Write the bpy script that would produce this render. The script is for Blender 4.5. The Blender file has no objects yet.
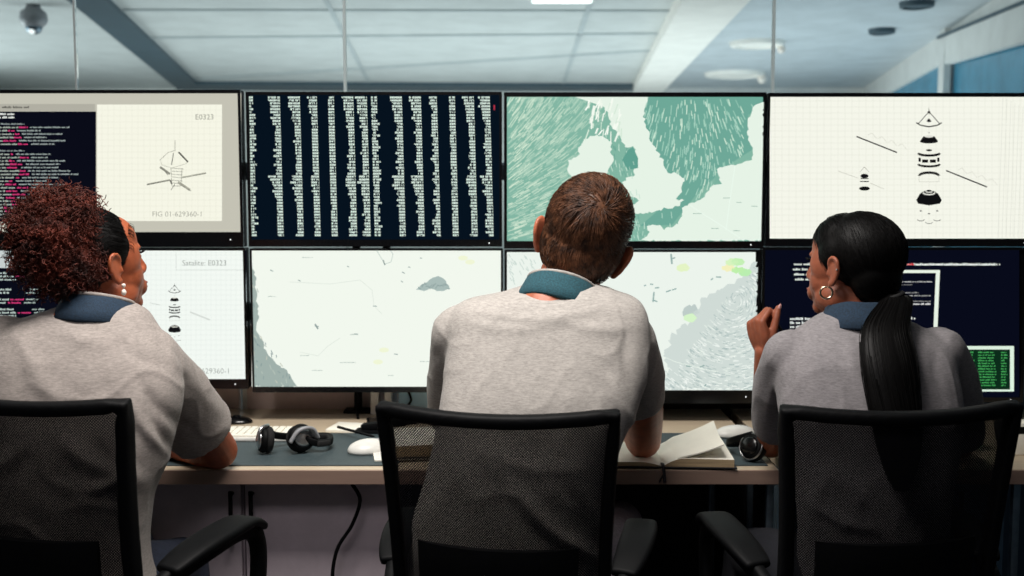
import bpy, bmesh, math, random
from mathutils import Vector, Matrix, noise, geometry

random.seed(7)
R = math.radians
SC = bpy.context.scene
COL = SC.collection

# ------------------------------------------------------------------ camera
F = 1092.0
CAMZ = 1.39
PITCH = R(5.0)
CP, SP = math.cos(PITCH), math.sin(PITCH)
cam_d = bpy.data.cameras.new('camera')
cam_d.sensor_width = 36.0
cam_d.lens = F / 1024.0 * 36.0
cam = bpy.data.objects.new('camera', cam_d)
COL.objects.link(cam)
cam.location = (0, 0, CAMZ)
cam.rotation_euler = (R(90) - PITCH, 0, 0)
cam_d.clip_end = 60
cam_d.dof.use_dof = True
cam_d.dof.focus_distance = 2.35
cam_d.dof.aperture_fstop = 3.6
SC.camera = cam
SC.view_settings.view_transform = 'Standard'
SC.view_settings.look = 'None'
SC.view_settings.gamma = 1.0
SC.view_settings.exposure = 0.0
SC.view_settings.use_curve_mapping = False


def ray(px, py):
    a = (px - 512.0) / F
    b = (288.0 - py) / F
    return Vector((a, CP + b * SP, -SP + b * CP))


def at(px, py, D):
    """point of the place that lies at depth D on the measured line of sight"""
    d = ray(px, py)
    return Vector((0, 0, CAMZ)) + d * (D / d.y)


def onz(px, py, z):
    d = ray(px, py)
    return Vector((0, 0, CAMZ)) + d * ((z - CAMZ) / d.z)


def proj(p):
    q = Vector(p) - Vector((0, 0, CAMZ))
    dep = q.y * CP - q.z * SP
    up = q.y * SP + q.z * CP
    return 512 + F * q.x / dep, 288 - F * up / dep


# ------------------------------------------------------------------ colour / materials
def lin(c):
    out = []
    for v in c[:3]:
        v = v / 255.0
        out.append(v / 12.92 if v <= 0.04045 else ((v + 0.055) / 1.055) ** 2.4)
    return (out[0], out[1], out[2], 1.0)


def new_mat(name):
    m = bpy.data.materials.new(name)
    m.use_nodes = True
    nt = m.node_tree
    nt.nodes.clear()
    return m, nt, nt.nodes, nt.links


def mat(name, c, rough=0.5, metal=0.0, spec=0.5, nscale=0, namp=0.0, bump=0.0, bscale=200, stretch=(1, 1, 1), c2=None,
        sheen=0.0, coat=0.0, sss=0.0):
    """procedural principled material: base colour broken up by noise, fine bump"""
    m, nt, N, L = new_mat(name)
    out = N.new('ShaderNodeOutputMaterial')
    b = N.new('ShaderNodeBsdfPrincipled')
    L.new(b.outputs[0], out.inputs[0])
    b.inputs['Base Color'].default_value = lin(c)
    b.inputs['Roughness'].default_value = rough
    b.inputs['Metallic'].default_value = metal
    b.inputs['Specular IOR Level'].default_value = spec
    b.inputs['Sheen Weight'].default_value = sheen
    b.inputs['Coat Weight'].default_value = coat
    if sss:
        b.inputs['Subsurface Weight'].default_value = sss
        b.inputs['Subsurface Radius'].default_value = (0.012, 0.004, 0.002)
        b.inputs['Subsurface Scale'].default_value = 1.0
    tc = N.new('ShaderNodeTexCoord')
    mp = N.new('ShaderNodeMapping')
    mp.inputs['Scale'].default_value = stretch
    L.new(tc.outputs['Object'], mp.inputs[0])
    if nscale:
        n = N.new('ShaderNodeTexNoise')
        n.inputs['Scale'].default_value = nscale
        n.inputs['Detail'].default_value = 6
        n.inputs['Roughness'].default_value = 0.65
        L.new(mp.outputs[0], n.inputs['Vector'])
        mx = N.new('ShaderNodeMix')
        mx.data_type = 'RGBA'
        d2 = c2 if c2 else [max(0, v * (1 - namp)) for v in c]
        mx.inputs[6].default_value = lin(c)
        mx.inputs[7].default_value = lin(d2)
        rp = N.new('ShaderNodeMapRange')
        rp.inputs['From Min'].default_value = 0.38
        rp.inputs['From Max'].default_value = 0.62
        L.new(n.outputs[0], rp.inputs[0])
        L.new(rp.outputs[0], mx.inputs[0])
        L.new(mx.outputs[2], b.inputs['Base Color'])
    if bump:
        n2 = N.new('ShaderNodeTexNoise')
        n2.inputs['Scale'].default_value = bscale
        n2.inputs['Detail'].default_value = 4
        L.new(mp.outputs[0], n2.inputs['Vector'])
        bp = N.new('ShaderNodeBump')
        bp.inputs['Strength'].default_value = bump
        bp.inputs['Distance'].default_value = 0.002
        L.new(n2.outputs[0], bp.inputs['Height'])
        L.new(bp.outputs[0], b.inputs['Normal'])
    return m


def shirt_mat(name, c):
    m, nt, N, L = new_mat(name)
    out = N.new('ShaderNodeOutputMaterial')
    b = N.new('ShaderNodeBsdfPrincipled')
    L.new(b.outputs[0], out.inputs[0])
    b.inputs['Roughness'].default_value = 0.95
    b.inputs['Specular IOR Level'].default_value = 0.1
    b.inputs['Sheen Weight'].default_value = 0.08
    tc = N.new('ShaderNodeTexCoord')
    mp = N.new('ShaderNodeMapping')
    mp.inputs['Scale'].default_value = (0.35, 0.35, 1.6)
    L.new(tc.outputs['Object'], mp.inputs[0])
    n = N.new('ShaderNodeTexNoise')
    n.inputs['Scale'].default_value = 260
    n.inputs['Detail'].default_value = 5
    n.inputs['Roughness'].default_value = 0.8
    L.new(mp.outputs[0], n.inputs['Vector'])
    rp = N.new('ShaderNodeMapRange')
    rp.inputs['From Min'].default_value = 0.3
    rp.inputs['From Max'].default_value = 0.7
    L.new(n.outputs[0], rp.inputs[0])
    mx = N.new('ShaderNodeMix')
    mx.data_type = 'RGBA'
    mx.inputs[6].default_value = lin([v * 0.83 for v in c])
    mx.inputs[7].default_value = lin([min(255, v * 1.12) for v in c])
    L.new(rp.outputs[0], mx.inputs[0])
    L.new(mx.outputs[2], b.inputs['Base Color'])
    n2 = N.new('ShaderNodeTexNoise')
    n2.inputs['Scale'].default_value = 22
    n2.inputs['Detail'].default_value = 5
    L.new(tc.outputs['Object'], n2.inputs['Vector'])
    ad = N.new('ShaderNodeMath')
    ad.operation = 'MULTIPLY_ADD'
    ad.inputs[1].default_value = 0.12
    L.new(n.outputs[0], ad.inputs[0])
    L.new(n2.outputs[0], ad.inputs[2])
    bp = N.new('ShaderNodeBump')
    bp.inputs['Strength'].default_value = 0.45
    bp.inputs['Distance'].default_value = 0.006
    L.new(ad.outputs[0], bp.inputs['Height'])
    L.new(bp.outputs[0], b.inputs['Normal'])
    return m


def emit_mat(name, c, s=1.0):
    m, nt, N, L = new_mat(name)
    out = N.new('ShaderNodeOutputMaterial')
    e = N.new('ShaderNodeEmission')
    e.inputs[0].default_value = lin(c)
    e.inputs[1].default_value = s
    L.new(e.outputs[0], out.inputs[0])
    return m


def display_mat():
    """a lit display: every drawn shape carries its own flat colour"""
    m, nt, N, L = new_mat('display_pixels')
    out = N.new('ShaderNodeOutputMaterial')
    e = N.new('ShaderNodeEmission')
    a = N.new('ShaderNodeAttribute')
    a.attribute_name = 'Col'
    L.new(a.outputs['Color'], e.inputs[0])
    e.inputs[1].default_value = 1.0
    L.new(e.outputs[0], out.inputs[0])
    return m


def glass_mat(name, tint, refl=1.0):
    m, nt, N, L = new_mat(name)
    out = N.new('ShaderNodeOutputMaterial')
    t = N.new('ShaderNodeBsdfTransparent')
    t.inputs[0].default_value = lin(tint)
    g = N.new('ShaderNodeBsdfGlossy')
    g.inputs['Roughness'].default_value = 0.01
    fr = N.new('ShaderNodeFresnel')
    fr.inputs[0].default_value = 1.3
    mx = N.new('ShaderNodeMixShader')
    L.new(fr.outputs[0], mx.inputs[0])
    L.new(t.outputs[0], mx.inputs[1])
    L.new(g.outputs[0], mx.inputs[2])
    L.new(mx.outputs[0], out.inputs[0])
    return m


def mesh_fabric_mat():
    """black woven chair mesh with see-through holes"""
    m, nt, N, L = new_mat('chair_mesh_fabric')
    out = N.new('ShaderNodeOutputMaterial')
    b = N.new('ShaderNodeBsdfPrincipled')
    b.inputs['Base Color'].default_value = lin((8, 9, 14))
    b.inputs['Specular IOR Level'].default_value = 0.2
    b.inputs['Roughness'].default_value = 0.7
    tr = N.new('ShaderNodeBsdfTransparent')
    uv = N.new('ShaderNodeTexCoord')
    mp = N.new('ShaderNodeMapping')
    mp.inputs['Rotation'].default_value = (0, 0, R(45))
    mp.inputs['Scale'].default_value = (1, 1, 1)
    L.new(uv.outputs['UV'], mp.inputs[0])
    sep = N.new('ShaderNodeSeparateXYZ')
    L.new(mp.outputs[0], sep.inputs[0])

    def tri(sock):
        s = N.new('ShaderNodeMath'); s.operation = 'MULTIPLY'; s.inputs[1].default_value = 2 * math.pi / 0.0036
        L.new(sock, s.inputs[0])
        c = N.new('ShaderNodeMath'); c.operation = 'SINE'
        L.new(s.outputs[0], c.inputs[0])
        return c.outputs[0]
    mul = N.new('ShaderNodeMath'); mul.operation = 'ADD'
    L.new(tri(sep.outputs[0]), mul.inputs[0])
    L.new(tri(sep.outputs[1]), mul.inputs[1])
    gt = N.new('ShaderNodeMath'); gt.operation = 'GREATER_THAN'; gt.inputs[1].default_value = 1.45
    L.new(mul.outputs[0], gt.inputs[0])
    mx = N.new('ShaderNodeMixShader')
    L.new(gt.outputs[0], mx.inputs[0])
    L.new(b.outputs[0], mx.inputs[1])
    L.new(tr.outputs[0], mx.inputs[2])
    L.new(mx.outputs[0], out.inputs[0])
    return m


def wood_mat(name, c, c2):
    m, nt, N, L = new_mat(name)
    out = N.new('ShaderNodeOutputMaterial')
    b = N.new('ShaderNodeBsdfPrincipled')
    L.new(b.outputs[0], out.inputs[0])
    b.inputs['Roughness'].default_value = 0.38
    tc = N.new('ShaderNodeTexCoord')
    mp = N.new('ShaderNodeMapping')
    mp.inputs['Scale'].default_value = (1.0, 14, 14)
    L.new(tc.outputs['Object'], mp.inputs[0])
    n = N.new('ShaderNodeTexNoise')
    n.inputs['Scale'].default_value = 6
    n.inputs['Detail'].default_value = 7
    L.new(mp.outputs[0], n.inputs['Vector'])
    mx = N.new('ShaderNodeMix'); mx.data_type = 'RGBA'
    mx.inputs[6].default_value = lin(c)
    mx.inputs[7].default_value = lin(c2)
    L.new(n.outputs[0], mx.inputs[0])
    L.new(mx.outputs[2], b.inputs['Base Color'])
    return m


M = {}
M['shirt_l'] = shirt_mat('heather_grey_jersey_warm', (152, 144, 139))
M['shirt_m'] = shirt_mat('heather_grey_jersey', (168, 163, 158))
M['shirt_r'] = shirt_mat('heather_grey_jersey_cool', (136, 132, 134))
M['teal'] = mat('teal_collar_knit', (36, 84, 96), 0.9, nscale=300, namp=0.3, bump=0.4, bscale=500)
M['teal_d'] = mat('dark_blue_collar_knit', (28, 52, 74), 0.9, nscale=300, namp=0.3, bump=0.4, bscale=500)
M['skin_l'] = mat('brown_skin', (164, 84, 50), 0.52, nscale=40, namp=0.12, bump=0.15, bscale=350, sss=0.08)
M['skin_m'] = mat('tan_skin', (184, 104, 74), 0.45, nscale=40, namp=0.12, bump=0.15, bscale=350, sss=0.08)
M['skin_r'] = mat('olive_brown_skin', (152, 84, 58), 0.55, nscale=40, namp=0.12, bump=0.15, bscale=350, sss=0.08)
M['hair_black'] = mat('black_hair', (6, 5, 5), 0.5, spec=0.14, nscale=30, namp=0.4, bump=0.25, bscale=160, stretch=(1, 1, 1))
M['hair_curl'] = mat('dark_auburn_curls', (100, 40, 26), 0.6, spec=0.3, nscale=20, c2=(40, 15, 11))
M['hair_brown'] = mat('short_brown_hair', (102, 66, 45), 0.45, spec=0.3, nscale=60, c2=(44, 28, 20))
M['black'] = mat('black_plastic', (5, 6, 8), 0.6, spec=0.14, nscale=60, namp=0.3, bump=0.15, bscale=400)
M['black_gloss'] = mat('glossy_black_plastic', (9, 9, 11), 0.22, nscale=20, namp=0.2)
M['black_soft'] = mat('black_foam', (12, 12, 13), 0.85, nscale=90, namp=0.3, bump=0.4, bscale=300)
M['grey_pl'] = mat('grey_plastic', (150, 152, 156), 0.4, nscale=40, namp=0.08)
M['white_pl'] = mat('white_plastic', (226, 226, 220), 0.35, nscale=30, namp=0.04)
M['silver'] = mat('silver_metal', (196, 198, 200), 0.28, metal=1.0, nscale=30, namp=0.06)
M['steel'] = mat('brushed_steel', (120, 136, 148), 0.35, metal=0.8, nscale=50, namp=0.1)
M['gold'] = mat('pale_gold', (226, 196, 168), 0.22, metal=1.0, nscale=30, namp=0.05)
M['pearl'] = mat('pearl', (240, 230, 220), 0.2, nscale=30, namp=0.04, coat=0.5)
M['eye'] = mat('eye_white', (225, 220, 215), 0.2, nscale=20, namp=0.03)
M['iris'] = mat('dark_iris', (38, 24, 18), 0.15, nscale=90, namp=0.3)
M['lip'] = mat('lips', (130, 62, 52), 0.4, nscale=90, namp=0.1)
M['nail'] = mat('pink_nail', (232, 176, 172), 0.2, nscale=30, namp=0.04, coat=0.5)
M['wood'] = wood_mat('pale_oak_laminate', (206, 190, 166), (186, 168, 142))
M['wood_edge'] = wood_mat('oak_edge_band', (150, 126, 112), (128, 106, 96))
M['mat'] = mat('slate_desk_mat', (58, 72, 76), 0.6, nscale=120, namp=0.12, bump=0.2, bscale=500)
M['paper'] = mat('paper', (244, 241, 228), 0.8, nscale=12, namp=0.03)
M['page_edge'] = mat('stacked_page_edges', (196, 170, 132), 0.8, nscale=8, namp=0.25, stretch=(1, 1, 160))
M['cover'] = mat('dark_book_cover', (26, 24, 28), 0.5, nscale=60, namp=0.2)
M['ribbon'] = mat('dark_ribbon', (26, 22, 34), 0.6, nscale=200, namp=0.2)
M['cab'] = mat('pale_mauve_laminate', (206, 192, 200), 0.5, nscale=14, namp=0.05)
M['cab_blue'] = mat('blue_grey_laminate', (84, 112, 134), 0.5, nscale=14, namp=0.06)
M['panel'] = mat('beige_panel_board', (226, 204, 196), 0.7, nscale=9, namp=0.05)
M['panel_d'] = mat('black_panel_board', (16, 16, 22), 0.7, nscale=30, namp=0.2)
M['navy'] = mat('navy_cotton', (16, 18, 28), 0.9, nscale=160, namp=0.2, bump=0.4, bscale=300)
M['jeans'] = mat('blue_denim', (36, 44, 64), 0.9, nscale=220, namp=0.35, bump=0.4, bscale=400)
M['trouser_g'] = mat('lavender_grey_cotton', (150, 140, 152), 0.9, nscale=160, namp=0.15, bump=0.4, bscale=300)
M['shoe'] = mat('dark_shoe_leather', (34, 30, 30), 0.4, nscale=60, namp=0.2)
M['carpet'] = mat('dark_grey_carpet', (54, 54, 60), 0.95, nscale=300, namp=0.4, bump=0.6, bscale=300)
M['ceil'] = mat('pale_ceiling_board', (204, 208, 206), 0.9, nscale=3, namp=0.05)
M['ceil_r'] = mat('grey_ceiling_plaster', (196, 204, 208), 0.9, nscale=3, namp=0.06)
M['beam_d'] = mat('dark_teal_beam', (66, 86, 96), 0.6, nscale=6, namp=0.08)
M['beam_w'] = mat('white_plaster_beam', (246, 242, 234), 0.8, nscale=5, namp=0.04)
M['line'] = mat('ceiling_joint_grey', (182, 190, 191), 0.8, nscale=6, namp=0.06)
M['wallw'] = mat('off_white_wall', (222, 222, 218), 0.85, nscale=5, namp=0.04)
M['bluegl'] = mat('teal_blue_tinted_pane', (72, 146, 176), 0.25, nscale=4, namp=0.12)
M['edgeglass'] = mat('polished_glass_edge', (236, 244, 244), 0.15, nscale=20, namp=0.03)
_nt = M['edgeglass'].node_tree
_tl = _nt.nodes.new('ShaderNodeBsdfTranslucent'); _tl.inputs[0].default_value = (0.95, 1, 1, 1)
_mx = _nt.nodes.new('ShaderNodeMixShader'); _mx.inputs[0].default_value = 0.6
_o = [n for n in _nt.nodes if n.type == 'OUTPUT_MATERIAL'][0]; _b = [n for n in _nt.nodes if n.type == 'BSDF_PRINCIPLED'][0]
_nt.links.new(_b.outputs[0], _mx.inputs[1]); _nt.links.new(_tl.outputs[0], _mx.inputs[2]); _nt.links.new(_mx.outputs[0], _o.inputs[0])
M['glass'] = glass_mat('clear_partition_glass', (244, 250, 250))
M['meshfab'] = mesh_fabric_mat()
M['display'] = display_mat()
M['led'] = emit_mat('white_power_led', (240, 240, 240), 1.5)
M['lamp'] = emit_mat('ceiling_tube_light', (255, 255, 250), 2.5)
M['cyan_folder'] = mat('light_blue_folder', (176, 222, 246), 0.5, nscale=20, namp=0.06)


# ------------------------------------------------------------------ object helpers
def link(name, bm, m, parent=None, smooth=True, mats=None):
    me = bpy.data.meshes.new(name)
    if parent is not None:
        off = parent_origin(parent)
        bmesh.ops.translate(bm, verts=bm.verts, vec=-off)
    bm.to_mesh(me)
    bm.free()
    for k in (mats or [m]):
        me.materials.append(k)
    if smooth:
        me.shade_smooth()
    o = bpy.data.objects.new(name, me)
    COL.objects.link(o)
    if parent is not None:
        o.parent = parent
    return o


def parent_origin(p):
    v = Vector((0, 0, 0))
    while p is not None:
        v = v + p.location
        p = p.parent
    return v


def tag(o, label=None, cat=None, group=None, kind=None):
    if label: o['label'] = label
    if cat: o['category'] = cat
    if group: o['group'] = group
    if kind: o['kind'] = kind
    return o


def thing(name, label, cat, loc, group=None):
    o = bpy.data.objects.new(name, None)
    o.empty_display_size = 0.1
    COL.objects.link(o)
    o.location = loc
    return tag(o, label, cat, group)


def struct(name, bm, m, smooth=False, parent=None):
    o = link(name, bm, m, parent, smooth)
    if parent is None:
        o['kind'] = 'structure'
    return o


def sharp(o, ang=35):
    """keep hard edges crisp under smooth shading"""
    me = o.data
    bm = bmesh.new(); bm.from_mesh(me)
    for e in bm.edges:
        if len(e.link_faces) == 2 and e.calc_face_angle(0) > R(ang):
            e.smooth = False
    bm.to_mesh(me); bm.free()
    return o


def B():
    return bmesh.new()


def merge(bm, other, mtx=None):
    if mtx is not None:
        bmesh.ops.transform(other, matrix=mtx, verts=other.verts)
    me = bpy.data.meshes.new('tmp')
    other.to_mesh(me); other.free()
    bm.from_mesh(me)
    bpy.data.meshes.remove(me)
    return bm


def box(bm, c, s, bev=0.0, rot=None, seg=2):
    t = bmesh.new()
    bmesh.ops.create_cube(t, size=1.0)
    bmesh.ops.scale(t, vec=Vector(s), verts=t.verts)
    if bev > 0:
        bmesh.ops.bevel(t, geom=list(t.edges), offset=bev, segments=seg, profile=0.5, affect='EDGES')
    m = Matrix.Translation(Vector(c))
    if rot is not None:
        m = m @ rot
    merge(bm, t, m)
    return bm


def ell(bm, c, r, rot=None, u=20, v=12):
    t = bmesh.new()
    bmesh.ops.create_uvsphere(t, u_segments=u, v_segments=v, radius=1.0)
    if isinstance(r, (int, float)):
        r = (r, r, r)
    m = Matrix.Translation(Vector(c))
    if rot is not None:
        m = m @ rot.to_4x4()
    m = m @ Matrix.Diagonal((r[0], r[1], r[2], 1))
    merge(bm, t, m)
    return bm


def cyl(bm, p0, p1, r0, r1=None, seg=20, cap=True):
    p0, p1 = Vector(p0), Vector(p1)
    r1 = r0 if r1 is None else r1
    rings_tube(bm, [p0, p1], [r0, r1], seg, cap)
    return bm


def cr(pts, n):
    """Catmull-Rom through points (each a tuple of floats)"""
    P = [list(p) for p in pts]
    P = [P[0]] + P + [P[-1]]
    out = []
    for i in range(1, len(P) - 2):
        for k in range(n):
            t = k / n
            row = []
            for a, b, c, d in zip(P[i - 1], P[i], P[i + 1], P[i + 2]):
                row.append(0.5 * (2 * b + (-a + c) * t + (2 * a - 5 * b + 4 * c - d) * t * t + (-a + 3 * b - 3 * c + d) * t ** 3))
            out.append(row)
    out.append(P[-2])
    return out


def rings_tube(bm, pts, rad, seg=12, cap=True, closed=False, flat=None, up=None):
    """tube along points; flat=(a,b) squashes the section; rad list"""
    n = len(pts)
    pts = [Vector(p) for p in pts]
    tang = []
    for i in range(n):
        if closed:
            t = pts[(i + 1) % n] - pts[(i - 1) % n]
        else:
            t = pts[min(i + 1, n - 1)] - pts[max(i - 1, 0)]
        tang.append(t.normalized() if t.length > 1e-9 else Vector((0, 0, 1)))
    ref = Vector(up) if up is not None else None
    if ref is None:
        ref = Vector((0, 0, 1)) if abs(tang[0].z) < 0.9 else Vector((0, 1, 0))
    nrm = (ref - tang[0] * ref.dot(tang[0])).normalized()
    rings = []
    for i in range(n):
        if up is not None:
            nrm = (ref - tang[i] * ref.dot(tang[i])).normalized()
        else:
            nrm = (nrm - tang[i] * nrm.dot(tang[i])).normalized()
        bi = tang[i].cross(nrm)
        fa, fb = flat if flat else (1, 1)
        ring = []
        for k in range(seg):
            a = 2 * math.pi * k / seg
            ca, sa = math.cos(a), math.sin(a)
            if flat:
                e = 0.55
                ca = math.copysign(abs(ca) ** e, ca); sa = math.copysign(abs(sa) ** e, sa)
            ring.append(bm.verts.new(pts[i] + nrm * ca * rad[i] * fa + bi * sa * rad[i] * fb))
        rings.append(ring)
    m = n if closed else n - 1
    for i in range(m):
        a, b = rings[i], rings[(i + 1) % n]
        for k in range(seg):
            k2 = (k + 1) % seg
            bm.faces.new((a[k], a[k2], b[k2], b[k]))
    if cap and not closed:
        bm.faces.new(list(reversed(rings[0])))
        bm.faces.new(rings[-1])
    return bm


def limb(bm, pts, rad, n=6, seg=16, ends=True):
    """smooth tapered limb with round ends"""
    P = cr([tuple(p) + (r,) for p, r in zip(pts, rad)], n)
    rings_tube(bm, [p[:3] for p in P], [max(p[3], 0.001) for p in P], seg)
    if ends:
        ell(bm, P[0][:3], P[0][3], u=seg, v=8)
        ell(bm, P[-1][:3], P[-1][3], u=seg, v=8)
    return bm


def prism(bm, pts, depth, axis=(0, 1, 0)):
    """extrude a planar polygon (3D points) along axis by depth"""
    pts = [Vector(p) for p in pts]
    ax = Vector(axis) * depth
    a = [bm.verts.new(p) for p in pts]
    b = [bm.verts.new(p + ax) for p in pts]
    n = len(pts)
    bm.faces.new(a); bm.faces.new(list(reversed(b)))
    for i in range(n):
        j = (i + 1) % n
        bm.faces.new((a[i], b[i], b[j], a[j]))
    bmesh.ops.recalc_face_normals(bm, faces=bm.faces)
    return bm


def remesh(bm, voxel, smooth=6, fac=0.5):
    me = bpy.data.meshes.new('tmp'); bm.to_mesh(me); bm.free()
    o = bpy.data.objects.new('tmp', me); COL.objects.link(o)
    md = o.modifiers.new('r', 'REMESH'); md.mode = 'VOXEL'; md.voxel_size = voxel; md.use_smooth_shade = True
    if smooth:
        s = o.modifiers.new('s', 'SMOOTH'); s.factor = fac; s.iterations = smooth
    dg = bpy.context.evaluated_depsgraph_get()
    ev = o.evaluated_get(dg)
    me2 = bpy.data.meshes.new_from_object(ev)
    out = bmesh.new(); out.from_mesh(me2)
    bpy.data.objects.remove(o); bpy.data.meshes.remove(me); bpy.data.meshes.remove(me2)
    out.normal_update()
    return out


# ================================================================== THE SETTING
CZ = 2.65
bm = B(); box(bm, (0, 5.6, -0.05), (13, 17, 0.1)); struct('floor', bm, M['carpet'])
# ceiling: pale boards on the left of the white beam, grey plaster on its right
e0, e1 = onz(700, 0, CZ), onz(648, 90, CZ)
sx = lambda y: e0.x + (e1.x - e0.x) * (y - e0.y) / (e1.y - e0.y)
bm = B(); prism(bm, [(-6.5, -2.9, CZ), (sx(-2.9), -2.9, CZ), (sx(14), 14, CZ), (-6.5, 14, CZ)], 0.1, (0, 0, 1)); struct('ceiling', bm, M['ceil'])
bm = B(); prism(bm, [(sx(-2.9), -2.9, CZ), (6.5, -2.9, CZ), (6.5, 14, CZ), (sx(14), 14, CZ)], 0.1, (0, 0, 1)); struct('ceiling', bm, M['ceil_r'])
# far wall
bm = B(); box(bm, (0, 13.4, CZ / 2), (13, 0.1, CZ)); struct('wall_far', bm, M['wallw'])
bm = B(); box(bm, (-6.5, 5.6, CZ / 2), (0.1, 17, CZ)); struct('wall_left', bm, M['wallw'])


def ceiling_strip(name, p0, p1, w0, w1, drop, m):
    a, b = onz(p0[0], p0[1], CZ), onz(p1[0], p1[1], CZ)
    d = (b - a).normalized(); s = Vector((-d.y, d.x, 0))
    ex = d * 0.01
    bm = B(); prism(bm, [a - s * w0 / 2, a + s * w0 / 2, b + s * w1 / 2, b - s * w1 / 2], -drop, (0, 0, 1))
    return struct(name, bm, m)


def px_strip(name, quad, drop, m, z=CZ):
    P = [onz(x, y, z) for x, y in quad]
    bm = B(); prism(bm, P, drop, (0, 0, 1))
    return struct(name, bm, m)


px_strip('trim_1', [(52, -12), (92, -12), (196, 84), (176, 88)], 0.04, M['beam_d'], CZ - 0.04)
px_strip('trim_2', [(176, 84.5), (176, 90), (645, 93), (645, 87)], 0.04, M['beam_d'], CZ - 0.04)
px_strip('trim_3', [(690, -14), (764, -14), (662, 93), (633, 93)], 0.1, M['beam_w'], CZ - 0.1)
k = 4
for q in ([(320, -5), (325, -5), (374, 90), (371, 90)], [(590, -5), (596, -5), (563, 90), (560, 90)],
          [(95, 10), (95, 11.5), (682, 12.5), (682, 11)], [(118, 38), (118, 39.5), (672, 35), (672, 33.5)], [(190, 79), (190, 80.5), (650, 52), (650, 50.5)]):
    px_strip('trim_%d' % k, q, 0.008, M['line'], CZ - 0.008); k += 1

# glazed wall on the right of the far room
w0, w1 = onz(992, 0, CZ), onz(859, 91, CZ)
wd = (w1 - w0).normalized(); wn = Vector((-wd.y, wd.x, 0))
ws = w0 - wd * 4.0
we = w1 + wd * 0.1


def wall_pt(px, py):
    d = ray(px, py); o = Vector((0, 0, CAMZ))
    t = (w0 - o).dot(wn) / d.dot(wn)
    return o + d * t


def wall_slab(name, pts, off, depth, m):
    bm = B(); prism(bm, [Vector(p) + wn * off for p in pts], depth, wn)
    return struct(name, bm, m)


nrm_side = 1 if wn.x < 0 else -1     # towards the room
if nrm_side < 0:
    wn = -wn
wall_slab('wall_right', [(ws.x, ws.y, 2.42), (we.x, we.y, 2.42), (we.x, we.y, CZ), (ws.x, ws.y, CZ)], -0.08, 0.08, M['wallw'])
wall_slab('window_5', [(ws.x, ws.y, 0.0), (we.x, we.y, 0.0), (we.x, we.y, 2.42), (ws.x, ws.y, 2.42)], -0.06, 0.03, M['bluegl'])
q = wall_pt(948, 60)
pw = wd * 0.10
wall_slab('trim_20', [(q - pw).to_2d().to_3d(), (q + pw).to_2d().to_3d(), (q + pw).to_2d().to_3d() + Vector((0, 0, CZ)), (q - pw).to_2d().to_3d() + Vector((0, 0, CZ))], 0.0, 0.05, M['wallw'])
a0, a1, a2, a3 = wall_pt(1040, -10), wall_pt(953, 37), wall_pt(953, 64), wall_pt(1040, 40)
wall_slab('trim_21', [a0, a1, a2, a3], 0.0, 0.06, M['wallw'])
b0, b1, b2, b3 = wall_pt(1040, -2), wall_pt(946, 36), wall_pt(946, 39), wall_pt(1040, 2)
wall_slab('trim_22', [b0, b1, b2, b3], 0.06, 0.01, M['beam_d'])

# glass partition between the desks and the far room
seams = [-4.2, at(76, 60, 3.5).x, at(345, 60, 3.5).x, at(773, 60, 3.5).x, 4.2]
for i in range(4):
    x0, x1 = seams[i] + 0.004, seams[i + 1] - 0.004
    bm = B(); box(bm, ((x0 + x1) / 2, 3.5, CZ / 2), (x1 - x0, 0.012, CZ))
    w = struct('window_%d' % (i + 1), bm, M['glass'])
    if i < 3:
        bm = B(); box(bm, (x1 + 0.004, 3.5, CZ / 2), (0.009 if i else 0.005, 0.014, CZ))
        link('glass_edge', bm, M['edgeglass'] if i else M['line'], w, False)

# ceiling fittings in the far room


def disc_fitting(name, px, py, w, label, cat, m_body, ball=True, group=None):
    p = onz(px, py, CZ)
    r = w / 2 / F * p.y
    t = thing(name, label, cat, p, group)
    bm = B()
    prof = [(0.0, 0.03), (0.55, 0.03), (0.62, 0.018), (0.72, 0.018), (0.8, 0.04), (0.95, 0.035), (1.0, 0.0)]
    lathe(bm, p, [(a * r, -h) for a, h in prof])
    sharp(link('housing', bm, m_body, t))
    if ball:
        bm = B(); ell(bm, p + Vector((r * 0.9, 0, -0.06)), r * 0.16)
        cyl(bm, p + Vector((r * 0.9, 0, 0)), p + Vector((r * 0.9, 0, -0.06)), r * 0.06)
        link('sensor_bulb', bm, M['pearl'], t)
    return t


def lathe(bm, c, prof, seg=28):
    c = Vector(c)
    rings = []
    for r, z in prof:
        r = max(r, 0.0004)
        rings.append([bm.verts.new(c + Vector((r * math.cos(2 * math.pi * k / seg), r * math.sin(2 * math.pi * k / seg), z))) for k in range(seg)])
    for a, b in zip(rings, rings[1:]):
        for k in range(seg):
            k2 = (k + 1) % seg
            bm.faces.new((a[k], a[k2], b[k2], b[k]))
    bm.faces.new(rings[0]); bm.faces.new(rings[-1])
    bmesh.ops.recalc_face_normals(bm, faces=bm.faces)
    return bm


disc_fitting('ceiling_speaker', 757, 42, 54, 'round white ceiling ring with bulb nearer the picture top, beyond the glass', 'ceiling fitting', M['beam_w'])
disc_fitting('ceiling_speaker', 735, 73, 60, 'round white ceiling ring with bulb, lower one nearest the white beam', 'ceiling fitting', M['beam_w'])
disc_fitting('downlight', 882, 29, 26, 'small dark round downlight in the grey ceiling near the glazed wall', 'downlight', M['beam_d'], False)
disc_fitting('downlight', 917, 2, 34, 'small dark round downlight cut by the top edge of the photo', 'downlight', M['beam_d'], False)
disc_fitting('downlight', 797, 90, 22, 'small pale downlight just above the upper right monitor', 'downlight', M['wallw'], False)

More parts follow.
